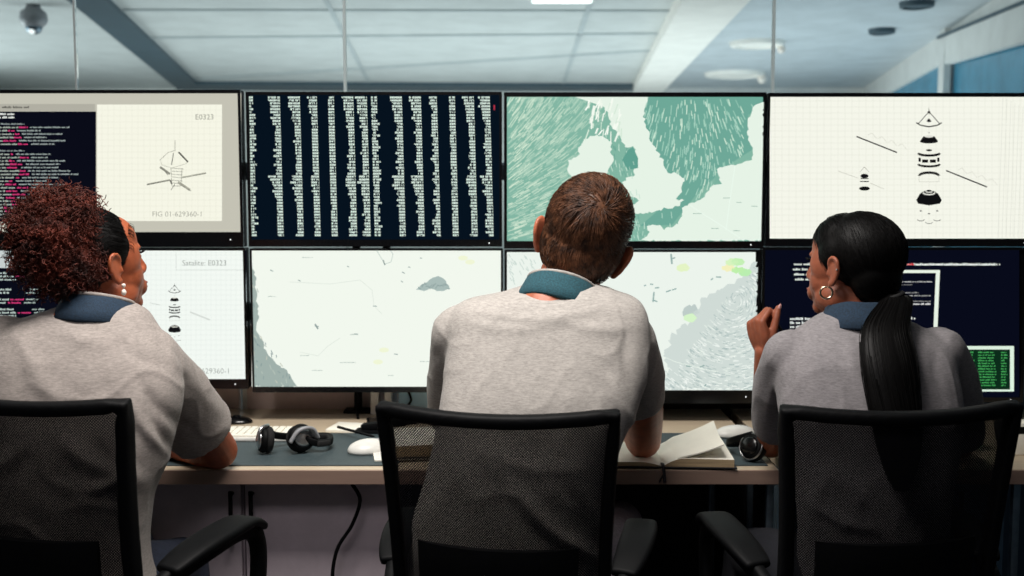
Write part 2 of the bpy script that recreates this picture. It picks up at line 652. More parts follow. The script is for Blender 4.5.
# tube light at the very top
p = onz(562, -1, CZ - 0.03)
t = thing('ceiling_light', 'long bright tube light at the top centre of the far ceiling', 'ceiling light', (p.x, p.y, CZ))
bm = B(); box(bm, (p.x, p.y, CZ - 0.02), (0.42, 0.12, 0.04), 0.008); sharp(link('housing', bm, M['white_pl'], t))
bm = B(); box(bm, (p.x, p.y, CZ - 0.045), (0.38, 0.08, 0.012), 0.003); sharp(link('diffuser', bm, M['lamp'], t))

# security camera
p = onz(33, 5, CZ)
t = thing('security_camera', 'small white dome security camera hanging from the ceiling at upper left', 'camera', p)
bm = B(); lathe(bm, p, [(0.045, 0), (0.05, -0.02), (0.085, -0.05), (0.092, -0.1), (0.075, -0.13), (0.05, -0.15)]); link('housing', bm, M['grey_pl'], t)
bm = B(); ell(bm, p + Vector((0.0, 0, -0.15)), (0.055, 0.055, 0.045)); link('dome_lens', bm, M['steel'], t)
bm = B(); ell(bm, p + Vector((0.0, -0.03, -0.175)), 0.022); link('indicator_light', bm, M['led'], t)

# ================================================================== DESKS
DZ = 0.75
DF = onz(500, 470, DZ).y       # front edge depth
DB = 3.2
xr = at(779, 475, DF).x


def desk(name, label, x0, x1, legs):
    t = thing(name, label, 'desk', ((x0 + x1) / 2, (DF + DB) / 2, 0))
    bm = B(); box(bm, ((x0 + x1) / 2, (DF + DB) / 2 + 0.002, DZ - 0.003), (x1 - x0, DB - DF - 0.004, 0.006), 0.001)
    box(bm, ((x0 + x1) / 2, (DF + DB) / 2 + 0.004, DZ - 0.018), (x1 - x0 - 0.006, DB - DF - 0.008, 0.028))
    link('desk_top', bm, M['wood'], t, False)
    bm = B(); box(bm, ((x0 + x1) / 2, DF + 0.0015, DZ - 0.0175), (x1 - x0, 0.006, 0.033), 0.001); link('edge_band', bm, M['wood_edge'], t, False)
    for lx, ly in legs:
        bm = B(); box(bm, (lx, ly, (DZ - 0.034) / 2), (0.018, 0.018, DZ - 0.034), 0.003)
        box(bm, (lx, ly, 0.006), (0.05, 0.05, 0.012), 0.004)
        box(bm, (lx, ly, DZ - 0.037), (0.07, 0.07, 0.006), 0.002)
        sharp(link('leg', bm, M['steel'], t))
    return t


desk('desk', 'long pale oak desk under the monitors with cabinets at its left', -1.75, xr, [(at(769, 520, DF + 0.05).x, DF + 0.05), (xr - 0.04, 3.1), (-1.70, DF + 0.05), (-1.70, 3.1)])
desk('desk', 'second pale oak desk at the far right, behind the right-hand woman', xr + 0.03, 1.95, [(at(1014, 530, DF + 0.06).x, DF + 0.06), (xr + 0.07, 3.1), (1.9, DF + 0.06), (1.9, 3.1)])

# low board behind the desks
bm = B(); box(bm, ((-1.75 + at(239, 400, DB).x) / 2, DB + 0.015, 0.5), (at(239, 400, DB).x + 1.75, 0.03, 1.0), 0.002)
tag(link('divider_panel', bm, M['panel'], None, False), 'beige board behind the desk, left of the white post', 'panel')
xa, xb = at(247, 400, DB).x, at(398, 400, DB).x
bm = B(); box(bm, ((xa + xb) / 2, DB + 0.015, 0.5), (xb - xa, 0.03, 1.0), 0.002)
tag(link('divider_panel', bm, M['panel'], None, False), 'beige board behind the desk, right of the white post', 'panel')
xp = at(243.5, 400, DB).x
bm = B(); box(bm, (xp + 0.004, DB + 0.021, 0.5), (0.016, 0.04, 1.0), 0.002)
tag(link('panel_post', bm, M['white_pl'], None, False), 'thin white upright post between the two beige boards', 'post')
xa, xb = at(470, 400, DB).x, at(776, 400, DB).x
bm = B(); box(bm, ((xa + xb) / 2, DB + 0.015, 0.52), (xb - xa, 0.03, 1.04), 0.002)
tag(link('divider_panel', bm, M['panel_d'], None, False), 'black board behind the desk under the right centre monitors', 'panel')
bm = B(); box(bm, (xb + 0.6, DB + 0.015, 0.52), (1.16, 0.03, 1.04), 0.002)
tag(link('divider_panel', bm, M['cab_blue'], None, False), 'blue-grey board behind the second desk at the far right', 'panel')

# cabinets under the desk


def cabinet(label, x0, x1, m, handle_right):
    y0 = DF + 0.09
    t = thing('cabinet', label, 'cabinet', ((x0 + x1) / 2, y0 + 0.25, 0))
    bm = B(); box(bm, ((x0 + x1) / 2, y0 + 0.26, 0.38), (x1 - x0, 0.48, 0.66), 0.002); sharp(link('body', bm, m, t))
    bm = B(); box(bm, ((x0 + x1) / 2, y0 + 0.27, 0.025), (x1 - x0 - 0.02, 0.44, 0.05)); link('plinth', bm, M['black'], t, False)
    bm = B(); box(bm, ((x0 + x1) / 2, y0 + 0.01, 0.38), (x1 - x0 - 0.006, 0.018, 0.65), 0.003)
    d = sharp(link('door', bm, m, t))
    hx = x1 - 0.022 if handle_right else x0 + 0.022
    bm = B(); cyl(bm, (hx, y0 - 0.022, 0.55), (hx, y0 - 0.022, 0.68), 0.005)
    cyl(bm, (hx, y0 - 0.022, 0.56), (hx, y0 + 0.004, 0.56), 0.004); cyl(bm, (hx, y0 - 0.022, 0.67), (hx, y0 + 0.004, 0.67), 0.004)
    link('handle', bm, M['black'], d)


cx = at(243, 510, DF + 0.09).x
cabinet('pale cabinet under the desk whose door opens at the right edge, behind the left chair', cx - 0.45, cx - 0.002, M['cab'], True)
cabinet('pale cabinet under the desk whose handle is near its left edge, beside the centre chair', cx + 0.002, cx + 0.36, M['cab'], False)
cabinet('blue-grey cabinet under the right desk beside the steel leg', at(948, 520, DF + 0.09).x, at(1006, 520, DF + 0.09).x, M['cab_blue'], False)
bm = B(); box(bm, (0.10, 3.12, 0.36), (0.9, 0.02, 0.7), 0.002)
tag(link('modesty_panel', bm, M['panel_d'], None, False), 'black board closing the knee space under the long desk', 'panel')

# ================================================================== MONITORS
YS = 3.0      # front face of the displays


class Canvas:
    """flat lit shapes drawn on a display, each layer 0.3 mm in front of the last"""
    def __init__(self):
        self.bm = bmesh.new()
        self.cl = self.bm.loops.layers.float_color.new('Col')

    def poly(self, pts, c, layer=1):
        c = lin(c)
        y = YS - 0.0012 - 0.0004 * layer
        P = [at(x, yy, y) for x, yy in pts]
        n = len(P)
        vs = [self.bm.verts.new(p) for p in P]
        if n <= 4:
            tris = [tuple(range(n))]
        else:
            tris = geometry.tessellate_polygon([[Vector((p.x, p.z, 0)) for p in P]])
        for t in tris:
            try:
                f = self.bm.faces.new([vs[i] for i in t])
            except ValueError:
                continue
            for l in f.loops:
                l[self.cl] = c

    def rect(self, x0, y0, x1, y1, c, layer=1):
        self.poly([(x0, y0), (x1, y0), (x1, y1), (x0, y1)], c, layer)

    def line(self, x0, y0, x1, y1, w, c, layer=2):
        dx, dy = x1 - x0, y1 - y0
        l = math.hypot(dx, dy) or 1
        nx, ny = -dy / l * w / 2, dx / l * w / 2
        self.poly([(x0 + nx, y0 + ny), (x1 + nx, y1 + ny), (x1 - nx, y1 - ny), (x0 - nx, y0 - ny)], c, layer)

    def path(self, pts, w, c, layer=2):
        for a, b in zip(pts, pts[1:]):
            self.line(a[0], a[1], b[0], b[1], w, c, layer)

    def ellipse(self, cx, cy, rx, ry, c, layer=2, a0=0, a1=360, n=20):
        self.poly([(cx + rx * math.cos(R(a0 + (a1 - a0) * k / n)), cy + ry * math.sin(R(a0 + (a1 - a0) * k / n))) for k in range(n + (0 if a1 - a0 >= 360 else 1))], c, layer)

    def arc(self, cx, cy, rx, ry, a0, a1, w, c, layer=2, n=14):
        self.path([(cx + rx * math.cos(R(a0 + (a1 - a0) * k / n)), cy + ry * math.sin(R(a0 + (a1 - a0) * k / n))) for k in range(n + 1)], w, c, layer)

    def words(self, x, y, x1, h, c, layer=2, gap=0.25):
        """one line of tiny unreadable type: letter-sized blocks"""
        while x < x1:
            n = random.randint(2, 9)
            for _ in range(n):
                if x > x1: break
                hh = h * random.choice((0.7, 0.7, 1.0))
                self.rect(x, y + h - hh, x + h * 0.5, y + h, c, layer)
                x += h * 0.62
            x += h * 0.6

    def text(self, s, x, y, size, c, layer=3, spacing=1.0):
        cu = bpy.data.curves.new('t', 'FONT'); cu.body = s; cu.size = 1.0; cu.resolution_u = 3
        cu.space_character = spacing; cu.offset = -0.008
        o = bpy.data.objects.new('t', cu); COL.objects.link(o)
        dg = bpy.context.evaluated_depsgraph_get()
        me = bpy.data.meshes.new_from_object(o.evaluated_get(dg))
        yy = YS - 0.0012 - 0.0004 * layer
        c = lin(c)
        vs = [self.bm.verts.new(at(x + v.co.x * size, y - v.co.y * size, yy)) for v in me.vertices]
        for p in me.polygons:
            try:
                f = self.bm.faces.new([vs[i] for i in p.vertices])
            except ValueError:
                continue
            for l in f.loops:
                l[self.cl] = c
        bpy.data.objects.remove(o); bpy.data.meshes.remove(me); bpy.data.curves.remove(cu)

    def digit(self, x, y, w, h, c, layer=2):
        s = min(w, h) * 0.34
        segs = random.choice(('abcdef', 'bc', 'abged', 'abgcd', 'fgbc', 'afgcd', 'afgedc', 'abc', 'abcdefg', 'abcdfg'))
        m = y + h / 2
        R_ = {'a': (x, y, x + w, y + s), 'g': (x, m - s / 2, x + w, m + s / 2), 'd': (x, y + h - s, x + w, y + h),
              'f': (x, y, x + s, m), 'b': (x + w - s, y, x + w, m), 'e': (x, m, x + s, y + h), 'c': (x + w - s, m, x + w, y + h)}
        for k_ in segs:
            self.rect(*R_[k_], c, layer)

    def clip(self, x0, y0, x1, y1):
        """trim everything to the display's own rectangle"""
        c0 = at(x0, y0, YS); c1 = at(x1, y1, YS)
        for co, no in (((c0.x, 0, 0), (-1, 0, 0)), ((c1.x, 0, 0), (1, 0, 0)), ((0, 0, c0.z), (0, 0, 1)), ((0, 0, c1.z), (0, 0, -1))):
            g = list(self.bm.verts) + list(self.bm.edges) + list(self.bm.faces)
            bmesh.ops.bisect_plane(self.bm, geom=g, plane_co=co, plane_no=no, clear_outer=True, clear_inner=False)

    def out(self, name, parent):
        return link(name, self.bm, M['display'], parent, False)


def monitor(label, cas, scr, bg, group=None, dark=False):
    """cas, scr: outer casing and lit area, measured on the plane of the displays"""
    c0, c1 = at(cas[0], cas[1], YS), at(cas[2], cas[3], YS)
    s0, s1 = at(scr[0], scr[1], YS), at(scr[2], scr[3], YS)
    cxm, czm = (c0.x + c1.x) / 2, (c0.z + c1.z) / 2
    t = thing('monitor', label, 'monitor', (cxm, YS, c1.z))
    w, h = c1.x - c0.x, c0.z - c1.z
    bm = B(); box(bm, (cxm, YS + 0.022, czm), (w, 0.036, h), 0.003)
    box(bm, (cxm, YS + 0.05, czm), (w * 0.6, 0.03, h * 0.6), 0.01)
    sharp(link('casing', bm, M['black'], t))
    # bezel: four strips round the lit area
    bm = B()
    yb = YS - 0.001
    for (a, b_, c_, d_) in ((c0.x, s0.z, c1.x, c0.z), (c0.x, c1.z, c1.x, s1.z), (c0.x, s1.z, s0.x, s0.z), (s1.x, s1.z, c1.x, s0.z)):
        if c_ - a > 0.0005 and d_ - b_ > 0.0005:
            box(bm, ((a + c_) / 2, yb, (b_ + d_) / 2), (c_ - a, 0.010, d_ - b_))
    link('bezel', bm, M['black_gloss'], t, False)
    cv = Canvas()
    cv.rect(scr[0] - 0.3, scr[1] - 0.3, scr[2] + 0.3, scr[3] + 0.3, bg, 0)
    cv.out('screen', t)
    bm = B(); ell(bm, (c1.x - 0.035, YS - 0.0065, (c1.z + s1.z) / 2), 0.0018); link('power_light', bm, M['led'], t)
    bm = B(); box(bm, (cxm, YS + 0.085, czm), (0.12, 0.06, 0.12), 0.004); sharp(link('wall_mount', bm, M['black'], t))
    return t


# steel rack carrying the monitors
t = thing('monitor_rack', 'black steel rack with rails holding the eight monitors over the desk', 'rack', (0, 3.14, DZ))
for z in (1.05, 1.45):
    bm = B(); box(bm, (0, 3.13, z), (2.9, 0.03, 0.05), 0.003); sharp(link('rail', bm, M['steel'], t))
for x in (at(388, 400, 3.15).x, at(358, 400, 3.15).x, -1.35, 0.34, 1.1):
    bm = B(); box(bm, (x, 3.155, (DZ + 1.6) / 2), (0.022, 0.02, 1.6 - DZ), 0.003)
    box(bm, (x, 3.155, DZ + 0.004), (0.08, 0.06, 0.008), 0.002)
    sharp(link('post', bm, M['black'], t))

WH = (236, 240, 226)
# --- 1 upper left: code and satellite figure
t = monitor('upper left monitor with code window and a satellite figure marked E0323', (-12, 90, 244, 247), (-9, 93.5, 241, 232), (196, 194, 180))
cv = Canvas()
cv.rect(-9, 104, 95, 111, (176, 174, 162), 1)
cv.words(2, 106, 28, 2.2, (90, 90, 84), 2)
cv.rect(-9, 111.5, 96, 222, (10, 12, 24), 1)
y = 113
rows = [(9, 'w'), (17, 'w')]
MG = (214, 60, 120)
i = 0
while y < 220:
    if i in (2, 10):
        pass
    elif i in (3, 11):
        cv.words(-2, y, 24, 1.6, (150, 160, 160), 2)
    elif i < 2:
        cv.words(-4, y, random.randint(8, 18), 2.0, (235, 240, 235), 2)
    else:
        a = random.randint(2, 20); b = a + random.randint(3, 14)
        cv.words(-6, y, a, 1.8, (170, 180, 170), 2)
        cv.words(a + 1, y, b, 1.8, MG, 2)
        cv.words(b + 3, y, b + random.randint(20, 52), 1.6, (160, 172, 170), 2)
    y += 3.35; i += 1
cv.clip(-9, 93.5, 241, 232); cv.out('code_window', t)
cv = Canvas()
cv.rect(97, 104.5, 222, 221, (246, 246, 230), 1)
for x in range(102, 222, 6): cv.line(x, 105, x, 220, 0.25, (226, 226, 208), 2)
for y in range(110, 221, 6): cv.line(97, y, 222, y, 0.25, (226, 226, 208), 2)
INK = (140, 140, 128); DK = (84, 84, 78)
cv.text('E0323', 195, 119.5, 7.6, (120, 120, 108))
cv.text('FIG 01-629360-1', 152, 216.5, 7.4, (150, 150, 138))
# satellite: dish ribs, body, two wings
cv.line(175, 140, 175, 151, 0.5, INK); cv.path([(160, 160), (168, 152.5), (175, 150.5)], 0.5, INK)
cv.line(178.5, 152, 188, 162, 1.6, DK); cv.line(173.5, 153, 171.5, 165, 0.8, DK)
cv.path([(160, 160), (162, 165), (172, 168), (185, 164), (188, 162)], 0.45, (180, 180, 166))
cv.line(160, 167, 170, 174, 2.2, INK); cv.line(161, 167, 168, 175, 0.6, DK)
cv.line(147, 184.5, 170, 180, 1.6, INK); cv.line(147, 184.9, 164, 181.5, 0.7, DK)
cv.line(182, 177.5, 206, 173, 1.5, (165, 165, 150)); cv.line(184, 177.5, 206, 173.5, 0.5, DK)
for k_ in range(6):
    cv.path([(170 + random.random() * 3, 168 + k_ * 3), (181 + random.random() * 3, 169 + k_ * 3)], 0.5, INK)
cv.path([(171, 168), (172, 186), (181, 186), (182, 168)], 0.5, INK)
cv.line(178, 182, 190, 190, 2.4, (165, 165, 150)); cv.line(179, 184, 191, 191, 0.6, DK)
cv.line(175, 184, 171, 190, 0.6, DK); cv.line(170, 180, 172, 184, 1.6, DK)
cv.out('satellite_drawing', t)

# --- 2 number columns
t = monitor('upper monitor filled with columns of white numbers on near black', (246, 92, 502, 246.5), (249, 95, 499.5, 239.5), (6, 18, 30))
cv = Canvas()
rights = [(255, 4), (280, 6), (300, 5.6), (317, 4.6), (334, 3), (353.5, 5.6), (367, 5.6), (379, 4), (402, 5.8), (421, 5.8), (437, 3.6), (455, 3), (474, 5.6), (490, 5.6)]
n_rows = 48
for (xr_, nch) in rights:
    for r_ in range(n_rows):
        yy = 96.5 + r_ * 2.93
        lean = (yy - 96) * 0.028
        ph = (r_ % 27) / 27.0
        if r_ < 27: frac = 1.0 - 0.45 * min(1, (r_ / 10.0)) + (0.15 if random.random() < 0.18 else 0)
        else: frac = 1.0 - 0.45 * min(1, ((r_ - 26) / 9.0)) + (0.15 if random.random() < 0.18 else 0)
        wch = 2.0
        if nch <= 3.2: nn = 3
        elif nch <= 4.2: nn = random.choice((2, 3, 3, 4))
        else: nn = max(3, int(round(nch * frac)))
        for c_ in range(nn):
            if nch in (4,):
                x_ = xr_ - 8 + c_ * wch + lean
            else:
                x_ = xr_ - (c_ + 1) * wch + lean
            cv.digit(x_, yy, 1.7, 1.95, (222, 240, 228), 2)
cv.rect(493.5, 105, 495, 110, (170, 50, 70), 2)
cv.out('number_columns', t)

# --- 3 wind map of the islands and sea
t = monitor('upper monitor showing a green wind map of islands and sea', (504, 92.5, 763, 248.5), (507, 97, 760.8, 241), (130, 182, 163))
SEA = (124, 178, 160); LAND = (230, 243, 230)
cv = Canvas()
# darker eastern sea patch
cv.poly([(640, 97), (763, 97), (763, 108), (748, 115), (752, 150), (736, 160), (700, 190), (672, 225), (640, 226), (668, 202), (672, 190), (668, 178), (652, 160), (644, 125)], (110, 168, 152), 1)
random.seed(11)


def land(pts, jit=1.6, c=LAND, layer=2):
    out = []
    for (a, b) in zip(pts, pts[1:] + pts[:1]):
        n = max(1, int(math.hypot(b[0] - a[0], b[1] - a[1]) / 2.5))
        for k_ in range(n):
            s = k_ / n
            out.append((a[0] + (b[0] - a[0]) * s + random.uniform(-jit, jit) * (k_ > 0), a[1] + (b[1] - a[1]) * s + random.uniform(-jit, jit) * (k_ > 0)))
    cv.poly(out, c, layer)


GB = [(600, 97), (650, 97), (642, 108), (646, 125), (652, 143), (662, 158), (668, 173), (674, 172), (684, 178), (682, 192), (676, 199), (684, 200), (680, 206), (660, 210), (640, 213), (628, 212), (612, 216), (640, 200), (628, 196), (622, 182), (635, 175), (634, 165), (630, 158), (636, 150), (633, 146), (625, 147), (620, 136), (612, 128), (608, 115)]
IRE = [(583, 142), (590, 136), (602, 136), (612, 143), (610, 152), (614, 160), (608, 170), (600, 178), (586, 182), (574, 180), (568, 172), (568, 160), (580, 154), (578, 148)]
EUR = [(763, 195), (763, 240), (512, 243), (640, 241), (650, 232), (648, 225), (660, 225), (664, 230), (678, 224), (682, 214), (682, 208), (700, 200), (712, 186), (718, 178), (716, 170), (724, 166), (738, 164), (750, 160), (750, 148), (748, 140), (745, 120), (752, 106), (763, 102)]
EUR = [(763.5, 240.9), (640, 240.9), (650, 232), (647, 226), (660, 225), (664, 230), (678, 224), (682, 214), (682, 208), (700, 200), (712, 186), (720, 178), (717, 169), (726, 166), (738, 164), (752, 160), (753, 148), (748, 140), (748, 118), (754, 106), (763.5, 102)]
land(GB); land(IRE); land(EUR, 1.2)
cv.poly([(575, 97), (648, 97), (640, 125), (622, 128), (612, 110), (596, 104)], LAND, 2)
cv.poly([(628, 150), (633, 147), (638, 158), (638, 168), (628, 170), (622, 160)], (96, 160, 144), 3)
cv.poly([(716, 172), (718, 178), (722, 184), (714, 185)], SEA, 3)
for k_ in range(1500):
    x = random.uniform(507, 600); y = random.uniform(97, 240)
    if y > 200 and x > 545: pass
    ang = R(-62 + (y - 97) * 0.32 + random.uniform(-6, 6) + (x - 507) * 0.1)
    ln = random.uniform(4, 13)
    if 575 < x and 130 < y < 185: continue
    x2, y2 = x + ln * math.cos(ang), y + ln * math.sin(ang)
    v = random.uniform(0.25, 1.0) * (1 - 0.5 * (x - 507) / 95)
    c = [SEA[i_] + ((226, 240, 218)[i_] - SEA[i_]) * v * 0.95 for i_ in range(3)]
    cv.line(x, y, x2, y2, random.uniform(0.6, 1.2), c, 1.5)
for k_ in range(560):
    y = random.uniform(99, 225); x = random.uniform(646, 752)
    if x < 646 + max(0, y - 125) * 0.5 or (y > 160 and x > 770 - (y - 130)): continue
    if y > 196 or (y > 175 and x < 688): continue
    if x > 742 and y > 105: continue
    ang = R(88 + (x - 690) * -0.45 + max(0, y - 140) * 0.5 + random.uniform(-5, 5))
    ln = random.uniform(4, 10)
    cv.line(x, y, x + ln * math.cos(ang), y + ln * math.sin(ang), random.uniform(0.6, 1.1), random.choice(((206, 232, 212), (170, 212, 194), (156, 204, 184))), 1.5)
for k_ in range(46):
    x, y = random.uniform(588, 622), random.uniform(98, 132)
    cv.line(x, y, x - random.uniform(0, 4), y + random.uniform(4, 12), random.uniform(0.8, 2.0), random.choice(((240, 248, 236), (214, 234, 216), (246, 252, 242))), 3)
for k_ in range(60):
    x, y = random.choice(((random.uniform(606, 628), random.uniform(132, 172)), (random.uniform(612, 676), random.uniform(206, 236))))
    cv.line(x, y, x + random.uniform(-1, 2), y + random.uniform(3, 7), 0.8, random.choice(((176, 214, 196), (196, 226, 208), (110, 166, 150))), 1.6)
for k_ in range(50):
    x = random.uniform(612, 640); y = random.uniform(215, 240) if k_ % 2 else random.uniform(160, 196)
    cv.line(x, y, x + 1, y + random.uniform(3, 7), 0.6, (190, 222, 204), 3)
for k_ in range(26):
    x, y = random.uniform(640, 760), random.uniform(100, 238)
    if (x > 690 and y > 190) or (x < 670 and 150 < y < 205):
        w_ = random.uniform(3, 9); cv.rect(x, y, x + w_, y + 0.6, (150, 180, 166), 4)
cv.path([(690, 205), (700, 212), (716, 222), (740, 238)], 0.8, (236, 250, 238), 4); cv.path([(735, 166), (730, 200), (726, 230)], 0.8, (236, 250, 238), 4)
cv.clip(507, 97, 760.8, 241); cv.out('wind_map', t)

# --- 4 exploded satellite
t = monitor('upper right monitor with an exploded satellite diagram on white', (768, 93, 1036, 246.5), (770, 97, 1033, 238.5), (245, 246, 234))
cv = Canvas()
GRD = (224, 226, 212)
for x in range(775, 1034, 7): cv.line(x, 97, x, 238, 0.3, GRD, 1)
for y in range(101, 239, 6): cv.line(770, y, 1033, y, 0.3, GRD, 1)
for k_ in range(8): cv.line(1003 + k_ * 4, 97 + k_ * 2, 998 + k_ * 4, 238, 0.35, (214, 216, 204), 2)


def satellite(cv, cx_, y0, s, K=(16, 16, 18), wings=True, faint=(190, 190, 178)):
    Y = lambda v: y0 + v * s
    X = lambda v: cx_ + v * s
    # dish with two ribs
    cv.path([(X(-14), Y(15)), (X(-9), Y(18)), (X(0), Y(19.5)), (X(9), Y(18)), (X(14), Y(15))], 1.3 * s, K, 3)
    cv.path([(X(-12), Y(16.5)), (X(0), Y(3)), (X(12), Y(16.5))], 0.8 * s, K, 3)
    cv.ellipse(X(0), Y(3.5), 1.6 * s, 1.3 * s, K, 3); cv.line(X(0), Y(-1), X(0), Y(6), 0.6 * s, K, 3)
    cv.ellipse(X(0), Y(13.2), 2.6 * s, 1.2 * s, K, 3); cv.ellipse(X(0), Y(11.8), 1.2 * s, 1.2 * s, K, 3)
    # dome
    cv.ellipse(X(0), Y(35.5), 10 * s, 2.4 * s, K, 3)
    cv.poly([(X(-10), Y(35.5)), (X(-6), Y(30)), (X(0), Y(29)), (X(6), Y(30)), (X(10), Y(35.5))], K, 3)
    cv.ellipse(X(0), Y(30.2), 5 * s, 1.3 * s, (225, 225, 215), 4); cv.line(X(-1), Y(26), X(1), Y(26), 0.8 * s, (170, 170, 160), 3)
    # ringed drum
    cv.ellipse(X(0), Y(45.3), 3.4 * s, 1.1 * s, K, 3)
    for yy_, th in ((48.5, 2.6), (60.5, 2.4)):
        cv.arc(X(0), Y(yy_), 12 * s, 2.6 * s, 0, 180, th * s, K, 3)
    for a_ in ((-11.5, -9), (-7.5, -1), (1, 7.5), (9, 11.5)):
        cv.rect(X(a_[0]), Y(53.5 + (2 if abs(a_[0]) < 9 and a_[1] < 9 else 0)), X(a_[1]), Y(58 + (1 if abs(a_[0]) < 9 and a_[1] < 9 else 0)), K, 3)
    # half ring
    cv.arc(X(0), Y(73.5), 11 * s, 3.6 * s, 180, 360, 2.8 * s, K, 3)
    cv.path([(X(-11), Y(74)), (X(-11), Y(80)), (X(11), Y(80)), (X(11), Y(74))], 0.4 * s, faint, 3)
    # base bowl
    cv.poly([(X(-14), Y(100)), (X(-10), Y(93)), (X(-5), Y(90)), (X(5), Y(90)), (X(10), Y(93)), (X(14), Y(100)), (X(12), Y(104)), (X(0), Y(106)), (X(-12), Y(104))], K, 3)
    cv.ellipse(X(0), Y(92.5), 7 * s, 2.3 * s, (225, 225, 215), 4); cv.ellipse(X(0), Y(91.7), 5.6 * s, 1.7 * s, K, 5)
    cv.ellipse(X(0), Y(91), 4 * s, 1.1 * s, (225, 225, 215), 6); cv.ellipse(X(0), Y(90), 3 * s, 1.1 * s, K, 7)
    # nozzles
    for nx_, ny_ in ((-9, 121), (0, 124), (9, 121)):
        cv.arc(X(nx_), Y(ny_), 4 * s, 2 * s, 10, 170, 0.7 * s, (90, 90, 86), 3)
        cv.ellipse(X(nx_), Y(ny_ - 9), 1.2 * s, 0.7 * s, (60, 60, 58), 3)


satellite(cv, 929, 109, 0.91)
cv.line(856.5, 136.5, 897, 152.5, 1.3, (30, 30, 32), 3); cv.line(946, 170.5, 987, 187, 1.3, (30, 30, 32), 3)
for (x_, y_) in ((868, 133), (958, 168)):
    for k_ in range(4):
        cv.path([(x_ + k_ * 10, y_ + k_ * 3.6 + 2), (x_ + 4 + k_ * 10, y_ + k_ * 3.6), (x_ + 9 + k_ * 10, y_ + k_ * 3.6 + 6)], 0.35, (200, 200, 188), 3)
# small assembled satellite
cv.line(838, 171, 858, 178, 0.5, (190, 190, 178), 3); cv.line(870, 183, 884, 189, 0.5, (190, 190, 178), 3)
cv.path([(860, 172), (864.5, 167), (869, 172)], 0.4, (140, 140, 130), 3)
cv.ellipse(864.5, 176, 4, 2.2, (20, 20, 22), 3); cv.rect(860.5, 178, 868.5, 179, (90, 90, 86), 3); cv.rect(860, 181, 869, 182, (60, 60, 60), 3)
cv.ellipse(864.5, 188.5, 5.4, 2.1, (16, 16, 18), 3)
cv.out('satellite_diagram', t)

# --- 5 lower left
t = monitor('lower left monitor with satellite sheet titled Satalite: E0323', (-10, 248, 248.5, 388.5), (-7, 250.5, 246, 379), (10, 12, 24))
cv = Canvas()
cv.rect(-7, 250.5, 60, 268, (198, 206, 206), 1)
cv.words(2, 254, 26, 1.8, (110, 116, 116), 2)
y = 272
while y < 378:
    if random.random() < 0.8:
        a = random.randint(4, 18)
        cv.words(-5, y, a, 1.9, (190, 206, 200), 2)
        if random.random() < 0.5: cv.words(a + 2, y, a + 16, 1.9, MG, 2)
        cv.words(a + 18, y, a + 30, 1.7, (170, 186, 180), 2)
    y += 3.3
cv.out('code_window', t)
cv = Canvas()
cv.rect(60, 250.5, 246, 379, (243, 249, 243), 1)
for x in range(66, 246, 5): cv.line(x, 251, x, 378, 0.25, (222, 230, 224), 2)
for y in range(255, 379, 5): cv.line(60, y, 246, y, 0.25, (222, 230, 224), 2)
cv.path([(244, 270), (176, 270), (176, 254)], 0.4, (190, 198, 192), 3)
cv.text('Satalite: E0323', 182, 265.5, 7.6, (128, 134, 128))
cv.text('FIG 01-629360-1', 178, 373.5, 7.6, (150, 156, 150))
satellite(cv, 174.5, 284, 0.46, (20, 20, 22))
cv.line(190, 312, 210, 320, 1.5, (212, 218, 212), 3); cv.line(150, 303, 160, 305, 0.6, (200, 206, 200), 3)
cv.rect(139, 316, 142.5, 319.5, (50, 52, 52), 3)
cv.clip(-7, 250.5, 246, 379); cv.out('satellite_sheet', t)

# --- 6 pale map
t = monitor('lower monitor with a nearly white map, rocky coast at its left corner', (250, 248.5, 503, 392), (252, 250.5, 501, 386.5), (242, 248, 238))
cv = Canvas()
G1 = (160, 178, 172)
random.seed(5)
land([(252, 268), (255, 272), (256, 290), (259, 318), (256, 330), (260, 338), (266, 350), (275, 362), (287, 370), (297, 386.5), (252, 386.5)], 1.2, (160, 176, 170), 1)
for k_ in range(120):
    x, y = random.uniform(252, 292), random.uniform(275, 385)
    if x < 254 + max(0, y - 325) * 0.68 + (3 if y > 275 else 0):
        cv.line(x, y, x + random.uniform(-1, 3), y + random.uniform(1, 5), 0.8, random.choice(((184, 196, 186), (128, 148, 148), (196, 200, 184), (140, 158, 158))), 2)
land([(416, 290), (424, 284), (432, 278), (438, 276), (446, 281), (450, 289), (440, 291), (430, 288), (424, 291)], 1.2, (170, 188, 184), 1)
for k_ in range(16): cv.line(418 + k_ * 1.9, 289 - 6 * random.random(), 421 + k_ * 1.9, 290 - 8 * random.random(), 0.8, (140, 160, 158), 2)
cv.path([(376, 249), (380, 256), (385, 264), (391, 262), (393, 254), (390, 250)], 0.7, (196, 210, 202), 2); cv.line(383, 260, 385, 265, 1.2, (110, 130, 128), 2)
for (x, y) in ((402, 272), (401, 281), (408, 267), (347, 266), (270, 270), (315, 326), (354, 334), (373, 306), (420, 258), (394, 354), (298, 280)):
    cv.line(x, y, x + random.uniform(2, 4), y + random.uniform(0, 1.5), 0.9, (150, 168, 164), 2)
cv.line(315, 324, 318, 329, 1.6, (140, 156, 154), 2)
for (x, y, w_) in ((340, 362, 16), (300, 355, 9), (350, 334, 8), (312, 370, 10), (420, 361, 12), (268, 296, 8), (302, 257, 10), (388, 375, 6)):
    cv.words(x, y, x + w_, 0.9, (168, 184, 176), 2)
for (x, y) in ((384, 350, ), (378, 362), (470, 262), (463, 258)):
    cv.ellipse(x, y, 5, 2.5, (240, 246, 214), 1, n=10)
cv.path([(290, 282), (330, 284), (360, 280), (372, 290), (374, 306), (382, 314)], 0.4, (212, 222, 212), 2)
